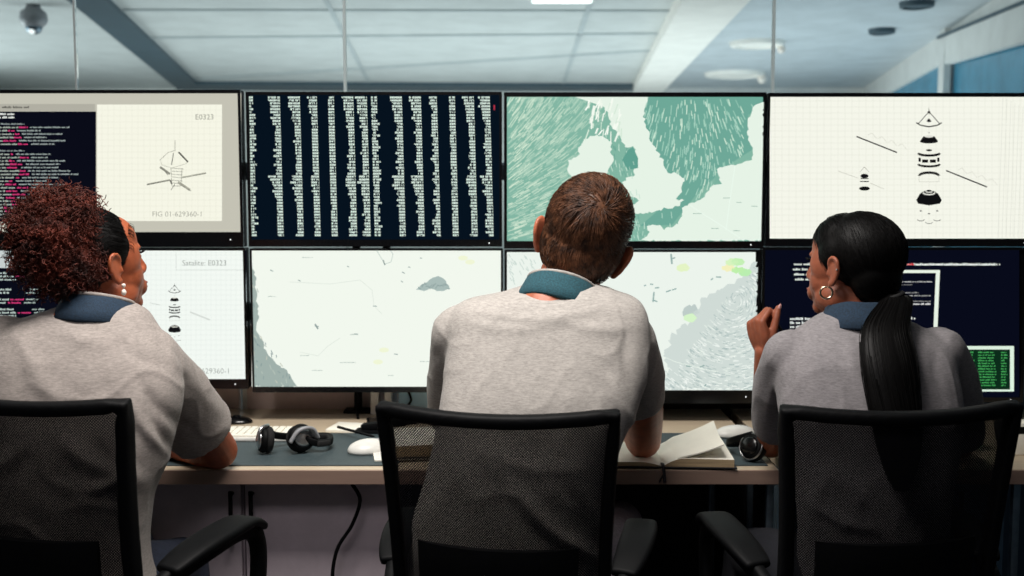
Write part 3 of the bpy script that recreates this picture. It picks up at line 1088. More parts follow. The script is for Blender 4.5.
cv.path([(300, 352), (318, 356), (328, 346), (340, 338)], 0.4, (212, 222, 212), 2)
cv.clip(252, 250.5, 501, 386.5); cv.out('pale_map', t)

# --- 7 pale wind map
t = monitor('lower monitor right of the man showing a grey weather map', (504.5, 250, 757.8, 403), (507, 252, 755.3, 390), (236, 244, 236))
cv = Canvas()
random.seed(9)
land([(757.5, 262), (757.5, 389.9), (664, 389.9), (668, 372), (664, 352), (676, 330), (690, 322), (700, 300), (720, 290), (740, 278)], 2.6, (208, 219, 214), 1)
for k_ in range(1300):
    x, y = random.uniform(664, 756), random.uniform(262, 389)
    if (x - 664) + (y - 262) * 0.72 < 92 and y < 370: continue
    ang = math.atan2(y - 300, x - 735) + R(90)
    ln = random.uniform(2, 6)
    cv.line(x, y, x + ln * math.cos(ang), y + ln * math.sin(ang), random.uniform(0.5, 1.0), random.choice(((236, 243, 238), (182, 198, 194), (228, 238, 230), (172, 190, 188), (240, 246, 240))), 2)
land([(684, 308), (694, 304), (700, 312), (690, 320), (683, 316)], 1.5, (190, 204, 200), 1)
for (x, y, c) in ((732, 262, (214, 244, 190)), (738, 270, (190, 240, 170)), (745, 272, (186, 238, 176)), (728, 268, (244, 240, 190)), (690, 318, (214, 244, 200)), (683, 268, (228, 244, 196)), (738, 262, (196, 240, 180))):
    land([(x + 7 * math.cos(a_), y + 4 * math.sin(a_)) for a_ in [k_ * 0.9 for k_ in range(7)]], 1.5, c, 3)
for (x, y) in ((650, 284), (655, 288), (644, 286), (666, 292), (672, 290), (653, 300), (671, 259), (711, 280), (716, 277), (700, 367), (686, 366), (704, 386)):
    cv.line(x, y, x + random.uniform(2, 6), y + random.uniform(-2, 2), 1.2, (140, 170, 166), 3)
cv.line(654, 292, 653, 302, 1.5, (150, 176, 172), 3); cv.line(671, 254, 672, 264, 1.8, (150, 176, 172), 3)
for k_ in range(40):
    x, y = random.uniform(507, 535), random.uniform(253, 280)
    cv.line(x, y, x + 2, y + random.uniform(2, 5), 0.7, (200, 216, 208), 2)
cv.path([(662, 356), (676, 362), (700, 368), (718, 372)], 0.6, (236, 246, 236), 3)
cv.clip(507, 252, 755.3, 390); cv.out('weather_map', t)

# --- 8 dark code screen
t = monitor('lower right dark monitor with white code and a green table window', (762.5, 247.5, 1022, 402), (765, 250, 1019, 397), (8, 11, 26))
cv = Canvas()
cv.words(794, 263, 1000, 2.2, (224, 232, 224), 2)
cv.rect(880, 262.5, 902, 266.5, (8, 11, 26), 3); cv.words(906, 263, 914, 2.2, (220, 50, 60), 4); cv.words(916, 263.5, 994, 2.0, (236, 240, 236), 4)
for k_ in range(3): cv.words(793 + k_, 268 + 5 * k_, 812, 2.4, (224, 232, 224), 2)
for k_ in range(5): cv.words(790, 317.5 + 4 * k_, 830, 2.4, (230, 236, 232), 2)
cv.words(806, 325.5, 812, 2.6, (222, 44, 54), 3)
cv.rect(860, 270, 940, 273, (232, 242, 228), 2)
cv.poly([(936, 270), (940, 270), (937.5, 328), (933.5, 328)], (232, 242, 228), 2); cv.rect(860, 270, 864, 340, (232, 242, 228), 2)
for (y, x1, c) in ((281, 932, 200), (284, 912, 120), (292, 918, 150), (295, 930, 170), (298, 912, 130), (300.5, 930, 150), (303, 930, 230)):
    cv.words(893, y, x1, 1.3 if c < 225 else 1.8, (c, c, c), 3)
cv.words(884, 301, 894, 2.2, (230, 236, 230), 4); cv.words(908, 317, 914, 2.4, (230, 236, 230), 3); cv.words(880, 311, 887, 3.4, (210, 226, 220), 3)
cv.rect(930, 346, 1014, 391.5, (220, 240, 222), 2); cv.rect(930, 349.5, 1010, 389.5, (12, 44, 26), 3)
y = 351.5
while y < 387:
    for x0, x1 in ((952, 962), (969, 975), (978, 996), (1001, 1008)):
        cv.words(x0, y, x1 - random.random() * 3, 1.5, (70, 170, 90), 4)
    y += 2.75
cv.out('code_window', t)

# ================================================================== CHAIRS


def back_pt(x, z):
    """curved, slightly reclined chair-back surface, local coordinates"""
    u = x / 0.235
    return Vector((x * (1 - 0.10 * (1.0 - z) / 0.4), -0.25 - 0.045 * (1 - u * u) - 0.13 * (z - 0.6), z - 0.012 * (1 - u * u) * (z - 0.6) / 0.4))


def make_chair():
    t = thing('office_chair', '', 'chair', (0, 0, 0))
    # frame: rounded rectangle round the mesh
    W, Z0, Z1 = 0.222, 0.56, 0.985
    path = []
    for k_ in range(17): path.append(back_pt(-W + 2 * W * k_ / 16, Z1))
    for k_ in range(1, 14): path.append(back_pt(W - 0.006 * math.sin(k_ / 14 * math.pi), Z1 + (Z0 - Z1) * k_ / 14))
    for k_ in range(17): path.append(back_pt(W - 2 * W * k_ / 16, Z0))
    for k_ in range(1, 14): path.append(back_pt(-W + 0.006 * math.sin(k_ / 14 * math.pi), Z0 + (Z1 - Z0) * k_ / 14))
    bm = B(); rings_tube(bm, path, [0.017] * len(path), 14, closed=True, flat=(1.05, 0.75), up=(0, 1, 0))
    bmesh.ops.recalc_face_normals(bm, faces=bm.faces)
    bm = remesh(bm, 0.004, 3)
    link('back_frame', bm, M['black'], t)
    # mesh panel with metric UVs
    bm = B(); uvl = bm.loops.layers.uv.new('UVMap')
    nx, nz = 24, 20
    V = [[bm.verts.new(back_pt(-W + 2 * W * i / nx, Z0 + (Z1 - Z0) * j / nz)) for i in range(nx + 1)] for j in range(nz + 1)]
    for j in range(nz):
        for i in range(nx):
            f = bm.faces.new((V[j][i], V[j][i + 1], V[j + 1][i + 1], V[j + 1][i]))
            for l, (a, b_) in zip(f.loops, ((i, j), (i + 1, j), (i + 1, j + 1), (i, j + 1))):
                l[uvl].uv = (a / nx * 2 * W, b_ / nz * (Z1 - Z0))
    link('backrest_mesh', bm, M['meshfab'], t)
    # lumbar pad
    bm = B()
    P = []
    for j in range(9):
        z = 0.585 + 0.165 * j / 8
        P.append([back_pt(-0.165 + 0.33 * i / 12, z) for i in range(13)])
    fr = [[bm.verts.new(p + Vector((0, -0.028 + 0.012 * (abs(i - 6) / 6) ** 3 + 0.006 * (abs(j - 4) / 4) ** 4, 0))) for i, p in enumerate(row)] for j, row in enumerate(P)]
    bk = [[bm.verts.new(p + Vector((0, -0.006, 0))) for p in row] for row in P]
    for j in range(8):
        for i in range(12):
            bm.faces.new((fr[j][i], fr[j][i + 1], fr[j + 1][i + 1], fr[j + 1][i]))
            bm.faces.new((bk[j][i], bk[j + 1][i], bk[j + 1][i + 1], bk[j][i + 1]))
    for i in range(12):
        bm.faces.new((fr[0][i], bk[0][i], bk[0][i + 1], fr[0][i + 1])); bm.faces.new((fr[8][i], fr[8][i + 1], bk[8][i + 1], bk[8][i]))
    for j in range(8):
        bm.faces.new((fr[j][0], fr[j + 1][0], bk[j + 1][0], bk[j][0])); bm.faces.new((fr[j][12], bk[j][12], bk[j + 1][12], fr[j + 1][12]))
    sharp(link('lumbar_pad', bm, M['black'], t), 50)
    # back bracket
    bm = B(); limb(bm, [(0, -0.30, 0.66), (0, -0.31, 0.56), (0, -0.27, 0.45), (0, -0.08, 0.42)], [0.03, 0.032, 0.03, 0.028]); link('back_bracket', bm, M['black'], t)
    # seat
    bm = B(); box(bm, (0, 0.0, 0.455), (0.48, 0.47, 0.07), 0.032, seg=5)
    for v in bm.verts:
        v.co.z += -0.012 * math.exp(-((v.co.x / 0.16) ** 2 + (v.co.y / 0.16) ** 2)) * (v.co.z > 0.46) - 0.02 * max(0, (v.co.y - 0.12) / 0.12) ** 2
    link('seat', bm, M['black_soft'], t)
    # arms: looped bracket and pad on top
    for s in (-1, 1):
        xa = s * 0.252
        pts = [(s * 0.218, -0.28, 0.63), (s * 0.235, -0.20, 0.664), (xa, -0.10, 0.685), (xa, 0.01, 0.686), (xa, 0.065, 0.655), (xa, 0.07, 0.58), (xa, 0.04, 0.49), (s * 0.23, 0.0, 0.435)]
        Pp = cr([tuple(p_) for p_ in pts], 6)
        bm = B(); rings_tube(bm, Pp, [0.017] * len(Pp), 12, flat=(0.8, 1.1), up=(1, 0, 0.001)); bmesh.ops.recalc_face_normals(bm, faces=bm.faces)
        arm = link('armrest', bm, M['black'], t)
        pd = cr([(s * 0.232, -0.215, 0.676), (s * 0.244, -0.15, 0.694), (xa, -0.06, 0.703), (xa, 0.02, 0.701), (xa, 0.07, 0.678)], 6)
        bm = B(); rings_tube(bm, pd, [0.012 + 0.020 * math.sin(math.pi * min(1, (i + 2) / (len(pd) + 3))) ** 0.5 for i in range(len(pd))], 14, flat=(1.15, 0.35), up=(1, 0, 0.001)); bmesh.ops.recalc_face_normals(bm, faces=bm.faces)
        link('arm_pad', bm, M['black'], arm)
        bm = B(); ell(bm, (s * 0.238, -0.265, 0.636), (0.007, 0.007, 0.007)); link('screw', bm, M['silver'], arm)
    # column, star base, castors
    bm = B(); cyl(bm, (0, 0, 0.1), (0, 0, 0.42), 0.025); cyl(bm, (0, 0, 0.1), (0, 0, 0.26), 0.033); box(bm, (0, 0, 0.405), (0.2, 0.26, 0.03), 0.006); sharp(link('gas_column', bm, M['black'], t))
    bm = B()
    for k_ in range(5):
        a = R(72 * k_ + 18)
        d = Vector((math.cos(a), math.sin(a), 0))
        limb(bm, [d * 0.0 + Vector((0, 0, 0.11)), d * 0.15 + Vector((0, 0, 0.095)), d * 0.3 + Vector((0, 0, 0.07))], [0.032, 0.024, 0.017])
    link('star_base', bm, M['black'], t)
    for k_ in range(5):
        a = R(72 * k_ + 18)
        d = Vector((math.cos(a), math.sin(a), 0)) * 0.3; s_ = Vector((-math.sin(a), math.cos(a), 0))
        bm = B()
        for q_ in (-1, 1):
            cyl(bm, d + s_ * q_ * 0.009 + Vector((0, 0, 0.027)), d + s_ * q_ * 0.024 + Vector((0, 0, 0.027)), 0.027)
        cyl(bm, d + Vector((0, 0, 0.03)), d + Vector((0, 0, 0.075)), 0.008)
        sharp(link('castor', bm, M['black_gloss'], t))
    return t


def copy_tree(o, parent=None):
    c = o.copy(); COL.objects.link(c)
    if parent is not None:
        c.parent = parent
    for ch in list(o.children):
        copy_tree(ch, c)
    return c


chair = make_chair()
CH = [(0.026, 2.20, -10, 'black mesh-backed office chair in the centre, holding the man'),
      (-0.785, 2.20, -17, 'black mesh-backed office chair at the left, its back cut by the frame edge'),
      (0.668, 2.24, 6, 'black mesh-backed office chair at the right, holding the woman with the ponytail')]
CHG = []
for i, (x, y, a, lab) in enumerate(CH):
    c = chair if i == 0 else copy_tree(chair)
    c.location = (x, y, 0); c.rotation_euler = (0, 0, R(a)); c.scale = ((0.945, 1, 1.022), (1.0, 1, 1.045), (0.975, 1, 1.02))[i]
    tag(c, lab, 'chair', 'mesh office chairs at the desk')
    CHG.append(c)
# ================================================================== PEOPLE


def pt(px, py, D):
    return at(px, py, D)


def torso_rings(rows, seg=40, e=0.78):
    """closed loft through level rings: (left px, right px, height px, depth, half thickness)"""
    keys = []
    for xl, xr_, y, D, ry in rows:
        a, b_ = pt(xl, y, D), pt(xr_, y, D)
        keys.append(((a.x + b_.x) / 2, D, a.z, (b_.x - a.x) / 2, ry))
    K = cr(keys, 5)
    bm = B()
    rings = []
    for cx_, cy_, cz_, rx, ry in K:
        ring = []
        for k_ in range(seg):
            t_ = 2 * math.pi * k_ / seg
            c_, s_ = math.cos(t_), math.sin(t_)
            ring.append(bm.verts.new((cx_ + rx * math.copysign(abs(c_) ** e, c_), cy_ + ry * math.copysign(abs(s_) ** e, s_), cz_)))
        rings.append(ring)
    for a, b_ in zip(rings, rings[1:]):
        for k_ in range(seg):
            k2 = (k_ + 1) % seg
            bm.faces.new((a[k_], a[k2], b_[k2], b_[k_]))
    bm.faces.new(rings[0]); bm.faces.new(rings[-1])
    bmesh.ops.recalc_face_normals(bm, faces=bm.faces)
    return bm, K


def sleeve(bm, pts, rad, wall=0.008, depth=0.05):
    """short sleeve with an open, hollow hem"""
    P = cr([tuple(p) + (r,) for p, r in zip(pts, rad)], 6)
    p_end, p_prev = Vector(P[-1][:3]), Vector(P[-3][:3])
    d = (p_end - p_prev).normalized()
    pl = [Vector(p[:3]) for p in P] + [p_end + d * 0.0015, p_end - d * 0.006, p_end - d * depth]
    rl = [p[3] for p in P] + [P[-1][3] - 0.003, P[-1][3] - wall, P[-1][3] - wall * 1.8]
    t = B()
    # rings are oriented by the overall direction so the turned-in hem stays clean
    n0 = (Vector(P[1][:3]) - Vector(P[0][:3])).normalized()
    ref = Vector((0, 0, 1)) if abs(n0.z) < 0.9 else Vector((0, 1, 0))
    rings = []
    tang = [(Vector(P[min(i + 1, len(P) - 1)][:3]) - Vector(P[max(i - 1, 0)][:3])).normalized() for i in range(len(P))] + [d, d, d]
    nrm = (ref - tang[0] * ref.dot(tang[0])).normalized()
    for p_, r_, tg in zip(pl, rl, tang):
        nrm = (nrm - tg * nrm.dot(tg)).normalized(); bi = tg.cross(nrm)
        rings.append([t.verts.new(p_ + nrm * math.cos(2 * math.pi * k_ / 28) * r_ + bi * math.sin(2 * math.pi * k_ / 28) * r_) for k_ in range(28)])
    for a, b_ in zip(rings, rings[1:]):
        for k_ in range(28):
            k2 = (k_ + 1) % 28
            t.faces.new((a[k_], a[k2], b_[k2], b_[k_]))
    t.faces.new(rings[0]); t.faces.new(rings[-1])
    bmesh.ops.recalc_face_normals(t, faces=t.faces)
    merge(bm, t)
    ell(bm, pts[0], rad[0], u=24, v=14)


def cloth_detail(bm, folds, seed=0, amp=0.004, back_only=True):
    """creases: soft noise plus measured fold lines (px line, width px, height m)"""
    bm.normal_update()
    off = Vector((seed * 7.3, seed * 3.1, 0))
    mv = []
    for v in bm.verts:
        p = v.co
        n = noise.noise(Vector((p.x * 7, p.y * 7, p.z * 4)) + off) * amp * 1.2
        n += noise.noise(Vector((p.x * 16 + p.z * 8, p.y * 15, p.z * 12 - p.x * 6)) + off) * amp * 0.6
        # wandering crease ridges
        rdg = 1 - abs(noise.noise(Vector((p.x * 9 - p.z * 3, p.y * 8, p.z * 7 + p.x * 5)) + off * 2)) * 5
        if rdg > 0: n += rdg * rdg * amp * 0.7
        if v.normal.y < 0.25:
            x, y = proj(p)
            for (x0, y0, x1, y1, w_, h_) in folds:
                dx, dy = x1 - x0, y1 - y0
                L2 = dx * dx + dy * dy
                t_ = max(0.0, min(1.0, ((x - x0) * dx + (y - y0) * dy) / L2))
                bow = 0.08 * math.sin(math.pi * t_) * math.sqrt(L2)
                qx, qy = x0 + dx * t_ - dy / math.sqrt(L2) * bow, y0 + dy * t_ + dx / math.sqrt(L2) * bow
                d2 = ((x - qx) ** 2 + (y - qy) ** 2) / (w_ * w_)
                if d2 < 6:
                    n += h_ * math.exp(-d2) * (0.35 + 0.65 * math.sin(math.pi * min(1, max(0, t_ * 0.9 + 0.05))))
        mv.append(v.normal * n)
    for v, d in zip(bm.verts, mv):
        v.co += d
    bmesh.ops.smooth_vert(bm, verts=bm.verts, factor=0.4, use_axis_x=True, use_axis_y=True, use_axis_z=True)
    return bm


def head_matrix(c, yaw, pitch, roll, s):
    return Matrix.Translation(Vector(c)) @ Matrix.Rotation(R(yaw), 4, 'Z') @ Matrix.Rotation(R(pitch), 4, 'X') @ Matrix.Rotation(R(roll), 4, 'Y') @ Matrix.Scale(s, 4)


def head_bm(female=False, ear=1.0):
    """head about its own centre: face towards +y, crown +z"""
    bm = B()
    ell(bm, (0, -0.012, 0.030), (0.077, 0.099, 0.088))
    ell(bm, (0, -0.045, 0.005), (0.068, 0.058, 0.066))
    ell(bm, (0, 0.030, -0.025), (0.064, 0.056, 0.080))
    ell(bm, (0, 0.032, -0.078), (0.048 if not female else 0.043, 0.048, 0.034))
    ell(bm, (0, 0.064, -0.098), (0.021, 0.018, 0.018))
    ell(bm, (0, 0.046, -0.036), (0.052, 0.045, 0.066))
    ell(bm, (0, 0.040, 0.040), (0.064, 0.050, 0.056))
    for s in (-1, 1):
        ell(bm, (s * 0.036, 0.046, -0.034), (0.027, 0.028, 0.036))
        ell(bm, (s * 0.048, 0.036, 0.004), (0.024, 0.036, 0.044))
        ell(bm, (s * 0.031, 0.0700, -0.001), (0.016, 0.0128, 0.013))
        ell(bm, (s * 0.044, 0.014, -0.066), (0.020, 0.042, 0.032))
        ell(bm, (s * 0.028, 0.073, 0.020), (0.024, 0.011, 0.009))
        limb(bm, [(s * 0.005, 0.098, -0.034), (s * 0.012, 0.090, -0.036)], [0.0075, 0.0065], 3, 10)
        # ear: bowl, helix, lobe
        ex = 0.078 + 0.014 * ear
        ell(bm, (s * (0.076 + ex) / 2, -0.007, -0.007), (0.0045, 0.5 * math.hypot(ex - 0.076, 0.028) + 0.002, 0.029), Matrix.Rotation(s * math.atan2(ex - 0.076, 0.028), 3, 'Z'))
        hx = [(s * 0.078, 0.008, -0.004), (s * 0.084, 0.006, 0.014), (s * 0.090, -0.006, 0.022), (s * 0.094, -0.019, 0.014), (s * 0.092, -0.022, -0.006), (s * 0.086, -0.014, -0.026), (s * 0.081, -0.004, -0.036), (s * 0.077, 0.004, -0.034)]
        hx = [(s * (0.078 + (abs(q[0]) - 0.078) * ear), q[1], q[2]) for q in hx]
        limb(bm, hx, [0.004, 0.0045, 0.005, 0.005, 0.005, 0.005, 0.007, 0.005], 5, 8)
        limb(bm, [(s * 0.080, 0.006, -0.010), (s * 0.081, 0.008, -0.016)], [0.005, 0.005], 3, 8)
    limb(bm, [(0, 0.082, 0.014), (0, 0.093, -0.010), (0, 0.101, -0.030)], [0.008, 0.008, 0.009], 5, 12)
    ell(bm, (0, 0.080, -0.066), (0.030, 0.015, 0.022))
    return bm


def hand_bm(bm, wrist, d, nrm, side, curls, s=1.0, spread=0.09, thumb_curl=25, tips=None, tup=0.0):
    """palm plus five fingers; d towards the fingers, nrm out of the palm side; side=+1 thumb along d x nrm"""
    d = Vector(d).normalized(); nrm = Vector(nrm); nrm = (nrm - d * nrm.dot(d)).normalized()
    lat = d.cross(nrm) * side
    W = Vector(wrist)
    for k_, o_ in enumerate((0.024, 0.008, -0.008, -0.023)):
        limb(bm, [W + lat * o_ * 0.55 * s, W + (d * 0.045 + lat * o_ * 0.95 - nrm * 0.002) * s, W + (d * (0.088 - 0.004 * abs(k_ - 1)) + lat * o_) * s], [0.014 * s, 0.0135 * s, 0.0105 * s], 4, 12)
    limb(bm, [W + lat * 0.012 * s, W + (d * 0.03 + lat * 0.026 + nrm * 0.008) * s], [0.015 * s, 0.014 * s], 4, 12)
    L = ((0.040, 0.025, 0.020), (0.045, 0.028, 0.021), (0.041, 0.026, 0.020), (0.033, 0.020, 0.018))
    for k_, o_ in enumerate((0.024, 0.008, -0.008, -0.023)):
        p = W + (d * (0.088 - 0.004 * abs(k_ - 1)) + lat * o_) * s
        c = curls[k_]
        ang = 0
        fd = (d + lat * (1.5 - k_) * spread * 0.6).normalized()
        pts, rr = [p.copy()], [0.0100 * s]
        for j in range(3):
            ang += c[j]
            dd = fd * math.cos(R(ang)) + nrm * math.sin(R(ang))
            p = p + dd * L[k_][j] * s
            pts.append(p.copy()); rr.append((0.0088, 0.0080, 0.0068)[j] * s)
        for a, b_, ra, rb in zip(pts, pts[1:], rr, rr[1:]):
            limb(bm, [a, b_], [ra, rb], 4, 12)
        if tips is not None: tips.append((pts[-1], (pts[-1] - pts[-2]).normalized(), -nrm * math.cos(R(ang)) + fd * math.sin(R(ang))))
    p0 = W + (d * 0.028 + lat * 0.026 + nrm * 0.010) * s
    d1 = (d * (0.75 + tup) + lat * (0.75 - tup) + nrm * (0.35 + tup * 0.4)).normalized()
    p1 = p0 + d1 * 0.036 * s
    d2 = (d1 * math.cos(R(thumb_curl)) + (nrm * 0.7 - lat * 0.5).normalized() * math.sin(R(thumb_curl))).normalized()
    p2 = p1 + d2 * 0.030 * s
    p3 = p2 + (d2 * math.cos(R(thumb_curl)) + (nrm * 0.3 - lat * 0.9).normalized() * math.sin(R(thumb_curl))).normalized() * 0.024 * s
    for a, b_, ra, rb in ((p0, p1, 0.014, 0.0115), (p1, p2, 0.0112, 0.0098), (p2, p3, 0.0098, 0.008)):
        limb(bm, [a, b_], [ra * s, rb * s], 4, 12)
    if tips is not None: tips.append((p3, (p3 - p2).normalized(), lat))
    return bm


FIST = [(62, 80, 45), (66, 82, 48), (70, 84, 48), (74, 84, 48)]
LOOSE = [(18, 24, 14), (22, 28, 16), (26, 30, 18), (30, 34, 20)]


def face_parts(HM, t, female, skin_m, lashes=True):
    for s in (-1, 1):
        b_ = B(); ell(b_, (s * 0.031, 0.0730, -0.001), (0.0110, 0.0102, 0.0080))
        bmesh.ops.transform(b_, matrix=HM, verts=b_.verts)
        e = link('eye', b_, M['eye'], t)
        b_ = B(); ell(b_, (s * 0.031, 0.0812, -0.001), (0.0050, 0.0030, 0.0050)); bmesh.ops.transform(b_, matrix=HM, verts=b_.verts); link('iris', b_, M['iris'], e)
        b_ = B(); limb(b_, [(s * 0.014, 0.0850, 0.020), (s * 0.032, 0.0815, 0.025), (s * 0.049, 0.0690, 0.021)], [0.0022, 0.0025, 0.0012], 5, 8)
        bmesh.ops.transform(b_, matrix=HM, verts=b_.verts); link('eyebrow', b_, M['hair_black'], t)
        if female:
            b_ = B()
            for k_ in range(9):
                a_ = (k_ - 4) / 4
                x_ = s * (0.031 + a_ * 0.012)
                rings_tube(b_, [(x_, 0.083 - abs(a_) * 0.006, 0.006), (x_ + s * a_ * 0.003, 0.089 - abs(a_) * 0.004, 0.008), (x_ + s * a_ * 0.004, 0.093 - abs(a_) * 0.004, 0.012)], [0.0009, 0.0007, 0.0003], 4)
            bmesh.ops.transform(b_, matrix=HM, verts=b_.verts); link('eyelashes', b_, M['hair_black'], e)
    b_ = B()
    ell(b_, (0, 0.0905, -0.061), (0.021, 0.0075, 0.0048)); ell(b_, (0, 0.0895, -0.070), (0.018, 0.0080, 0.0058))
    bmesh.ops.transform(b_, matrix=HM, verts=b_.verts); link('lips', b_, M['lip'], t)


def collar(t, HMn, m, r0=0.060, r1=0.078, h=0.034, trim=None, open_front=True):
    """folded polo collar about the neck; HMn places it (local z up along the neck)"""
    bm = B(); seg = 48
    prof = [(r0 - 0.003, 0.0), (r0, h), (r0 + 0.004, h + 0.0025), (r0 + 0.009, h - 0.002), (r1, 0.004), (r1 + 0.012, -0.020), (r1 + 0.006, -0.024), (r0 + 0.006, 0.008), (r0 + 0.002, -0.006)]
    rings = []
    for k_ in range(seg):
        a_ = 2 * math.pi * k_ / seg
        fr = max(0, math.sin(a_)) ** 6            # the front dips where the collar points meet
        ring = []
        for r_, z_ in prof:
            ring.append(bm.verts.new((r_ * math.cos(a_) * 1.02, r_ * math.sin(a_) * 1.08, z_ - fr * 0.03 + 0.0012 * math.sin(5 * a_))))
        rings.append(ring)
    n = len(prof)
    for k_ in range(seg):
        a, b_ = rings[k_], rings[(k_ + 1) % seg]
        for j in range(n):
            j2 = (j + 1) % n
            bm.faces.new((a[j], b_[j], b_[j2], a[j2]))
    bmesh.ops.recalc_face_normals(bm, faces=bm.faces)
    bmesh.ops.transform(bm, matrix=HMn, verts=bm.verts)
    c = link('collar', bm, m, t)
    if trim:
        bm = B(); rings_tube(bm, [((r0 + 0.005) * math.cos(2 * math.pi * k_ / 40) * 1.02, (r0 + 0.005) * math.sin(2 * math.pi * k_ / 40) * 1.08, h + 0.001 - max(0, math.sin(2 * math.pi * k_ / 40)) ** 6 * 0.03) for k_ in range(40)], [0.0045] * 40, 8, closed=True)
        bmesh.ops.transform(bm, matrix=HMn, verts=bm.verts)
        link('collar_trim', bm, trim, c)
    return c


def strand(bm, pts, r, n=4, seg=3, taper=True):
    P = cr([tuple(p) for p in pts], n)
    N = len(P)
    rings_tube(bm, P, [r * (1 - 0.75 * i / (N - 1) if taper else 1) for i in range(N)], seg, cap=False)


def legs(t, hipL, hipR, kneeL, kneeR, m, footL, footR):
    """seated trousers and shoes"""
    bm = B()
    for h, k_, f in ((hipL, kneeL, footL), (hipR, kneeR, footR)):
        h, k_, f = Vector(h), Vector(k_), Vector(f)
        limb(bm, [h, h.lerp(k_, 0.5) + Vector((0, 0, 0.012)), k_], [0.088, 0.080, 0.060], 6, 20)
        limb(bm, [k_, k_.lerp(f, 0.4) + Vector((0, -0.01, 0)), f + Vector((0, 0, 0.09))], [0.060, 0.056, 0.047], 6, 20)
    mid = (Vector(hipL) + Vector(hipR)) / 2
    ell(bm, mid + Vector((0, 0, 0.01)), (0.175, 0.12, 0.095), u=28, v=16)
    bm = remesh(bm, 0.008, 4)
    cloth_detail(bm, [], 3, 0.004)
    link('trousers', bm, m, t)
    for f, k_ in ((footL, kneeL), (footR, kneeR)):
        f = Vector(f); b_ = B()
        limb(b_, [f + Vector((0, -0.02, 0.055)), f + Vector((0, 0.06, 0.042)), f + Vector((0, 0.15, 0.032)), f + Vector((0, 0.19, 0.028))], [0.040, 0.042, 0.038, 0.028], 5, 14)
        limb(b_, [f + Vector((0, -0.01, 0.05)), f + Vector((0, 0, 0.11))], [0.038, 0.040], 3, 14)
        b_ = remesh(b_, 0.006, 3)
        for v in b_.verts:
            if v.co.z < 0.008: v.co.z = 0.006
        link('shoe', b_, M['shoe'], t)


def bodycore(bm, K, ncenter, nbase, hc, nr, bendy):
    """neck and the trunk under the shirt, one surface with the head and arms"""
    limb(bm, [hc, ncenter + Vector((0, 0.01, 0)), nbase + Vector((0, 0.025, -0.01))], [nr * 0.95, nr, nr * 1.0], 6, 24)
    cen = [(k_[0], k_[1], k_[2], min(k_[3], k_[4]) * 0.72) for k_ in K[15::4]]
    limb(bm, [c[:3] for c in cen], [c[3] for c in cen], 3, 20)


# ------------------------------------------------------------------ the man
t = thing('person', 'man with short brown hair in a grey polo shirt with teal collar, seen from behind', 'person', (0.08, 2.2, 0))
RW = [(528, 596, 284, 2.335, .066), (508, 614, 291, 2.32, .082), (464, 638, 301, 2.30, .098), (450, 648, 318, 2.28, .110), (446, 650, 350, 2.25, .120), (441, 642, 395, 2.21, .128), (436, 622, 440, 2.18, .125), (424, 608, 490, 2.16, .125), (408, 604, 540, 2.15, .13), (402, 606, 600, 2.15, .135), (404, 610, 680, 2.16, .13)]
sh, K = torso_rings(RW)
sL = [pt(464, 337, 2.30), pt(458, 378, 2.40), pt(456, 412, 2.52)]
sR = [pt(624, 344, 2.30), pt(634, 372, 2.37), pt(638, 400, 2.43)]
sleeve(sh, sL, [0.070, 0.068, 0.066]); sleeve(sh, sR, [0.070, 0.067, 0.062])
sh = remesh(sh, 0.0048, 10)
cloth_detail(sh, [(478, 312, 600, 308, 5, .005), (470, 322, 560, 322, 6, .004), (560, 320, 630, 328, 6, .004), (625, 330, 640, 400, 7, -.005), (612, 380, 640, 430, 6, .006), (600, 400, 625, 500, 9, .006),
                  (500, 470, 600, 560, 8, .007), (480, 450, 580, 470, 9, .004), (440, 420, 420, 520, 9, .006), (450, 400, 470, 500, 10, .004), (560, 440, 600, 520, 8, .006), (433, 360, 455, 330, 7, -.003), (440, 500, 415, 560, 7, .005)], 1, 0.0026)
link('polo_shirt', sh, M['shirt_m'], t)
hc = pt(582, 244, 2.42)
HM = head_matrix(hc, -5, 2, 19, 1.08) @ Matrix.Diagonal((1, 1, 1.12, 1))
bd = B(); h_ = head_bm(False, 1.45); merge(bd, h_, HM)
bodycore(bd, K, pt(570, 270, 2.385), pt(562, 296, 2.37), HM @ Vector((0, -0.02, -0.03)), 0.055, 0)
EL = pt(643, 450, 2.56); EL.z = DZ + 0.052
WR = Vector((0.225, 2.50, 1.045))
limb(bd, [pt(626, 344, 2.30), pt(641, 400, 2.44), EL], [0.048, 0.049, 0.043], 6, 20)
limb(bd, [EL, EL.lerp(WR, 0.35) + Vector((0.004, 0, 0)), WR], [0.043, 0.047, 0.029], 6, 20)
chin = HM @ Vector((0.01, 0.09, -0.115))
hand_bm(bd, WR, (chin + Vector((0.02, 0.0, -0.0))) - WR, Vector((-0.6, 0.4, 0.3)), 1, [(40, 60, 30)] * 4, 1.05)
EL2 = Vector((-0.10, 2.60, DZ + 0.045)); WR2 = Vector((0.09, 2.66, DZ + 0.055))
limb(bd, [pt(466, 334, 2.30), pt(455, 400, 2.46), EL2], [0.048, 0.046, 0.038], 6, 20)
limb(bd, [EL2, EL2.lerp(WR2, 0.35), WR2], [0.038, 0.040, 0.027], 6, 20)
hand_bm(bd, WR2, (1, 0.15, -0.12), (0, 0, -1), 1, LOOSE, 1.05)
bd = remesh(bd, 0.0034, 5)
link('body', bd, M['skin_m'], t)
face_parts(HM, t, False, None)
# neck direction for the collar
cm = Matrix.Translation(pt(558, 302, 2.318)) @ Matrix.Rotation(R(15), 4, 'Y') @ Matrix.Rotation(R(-24), 4, 'X')
collar(t, cm, M['teal'], 0.067, 0.085, 0.038, M['shirt_m'])
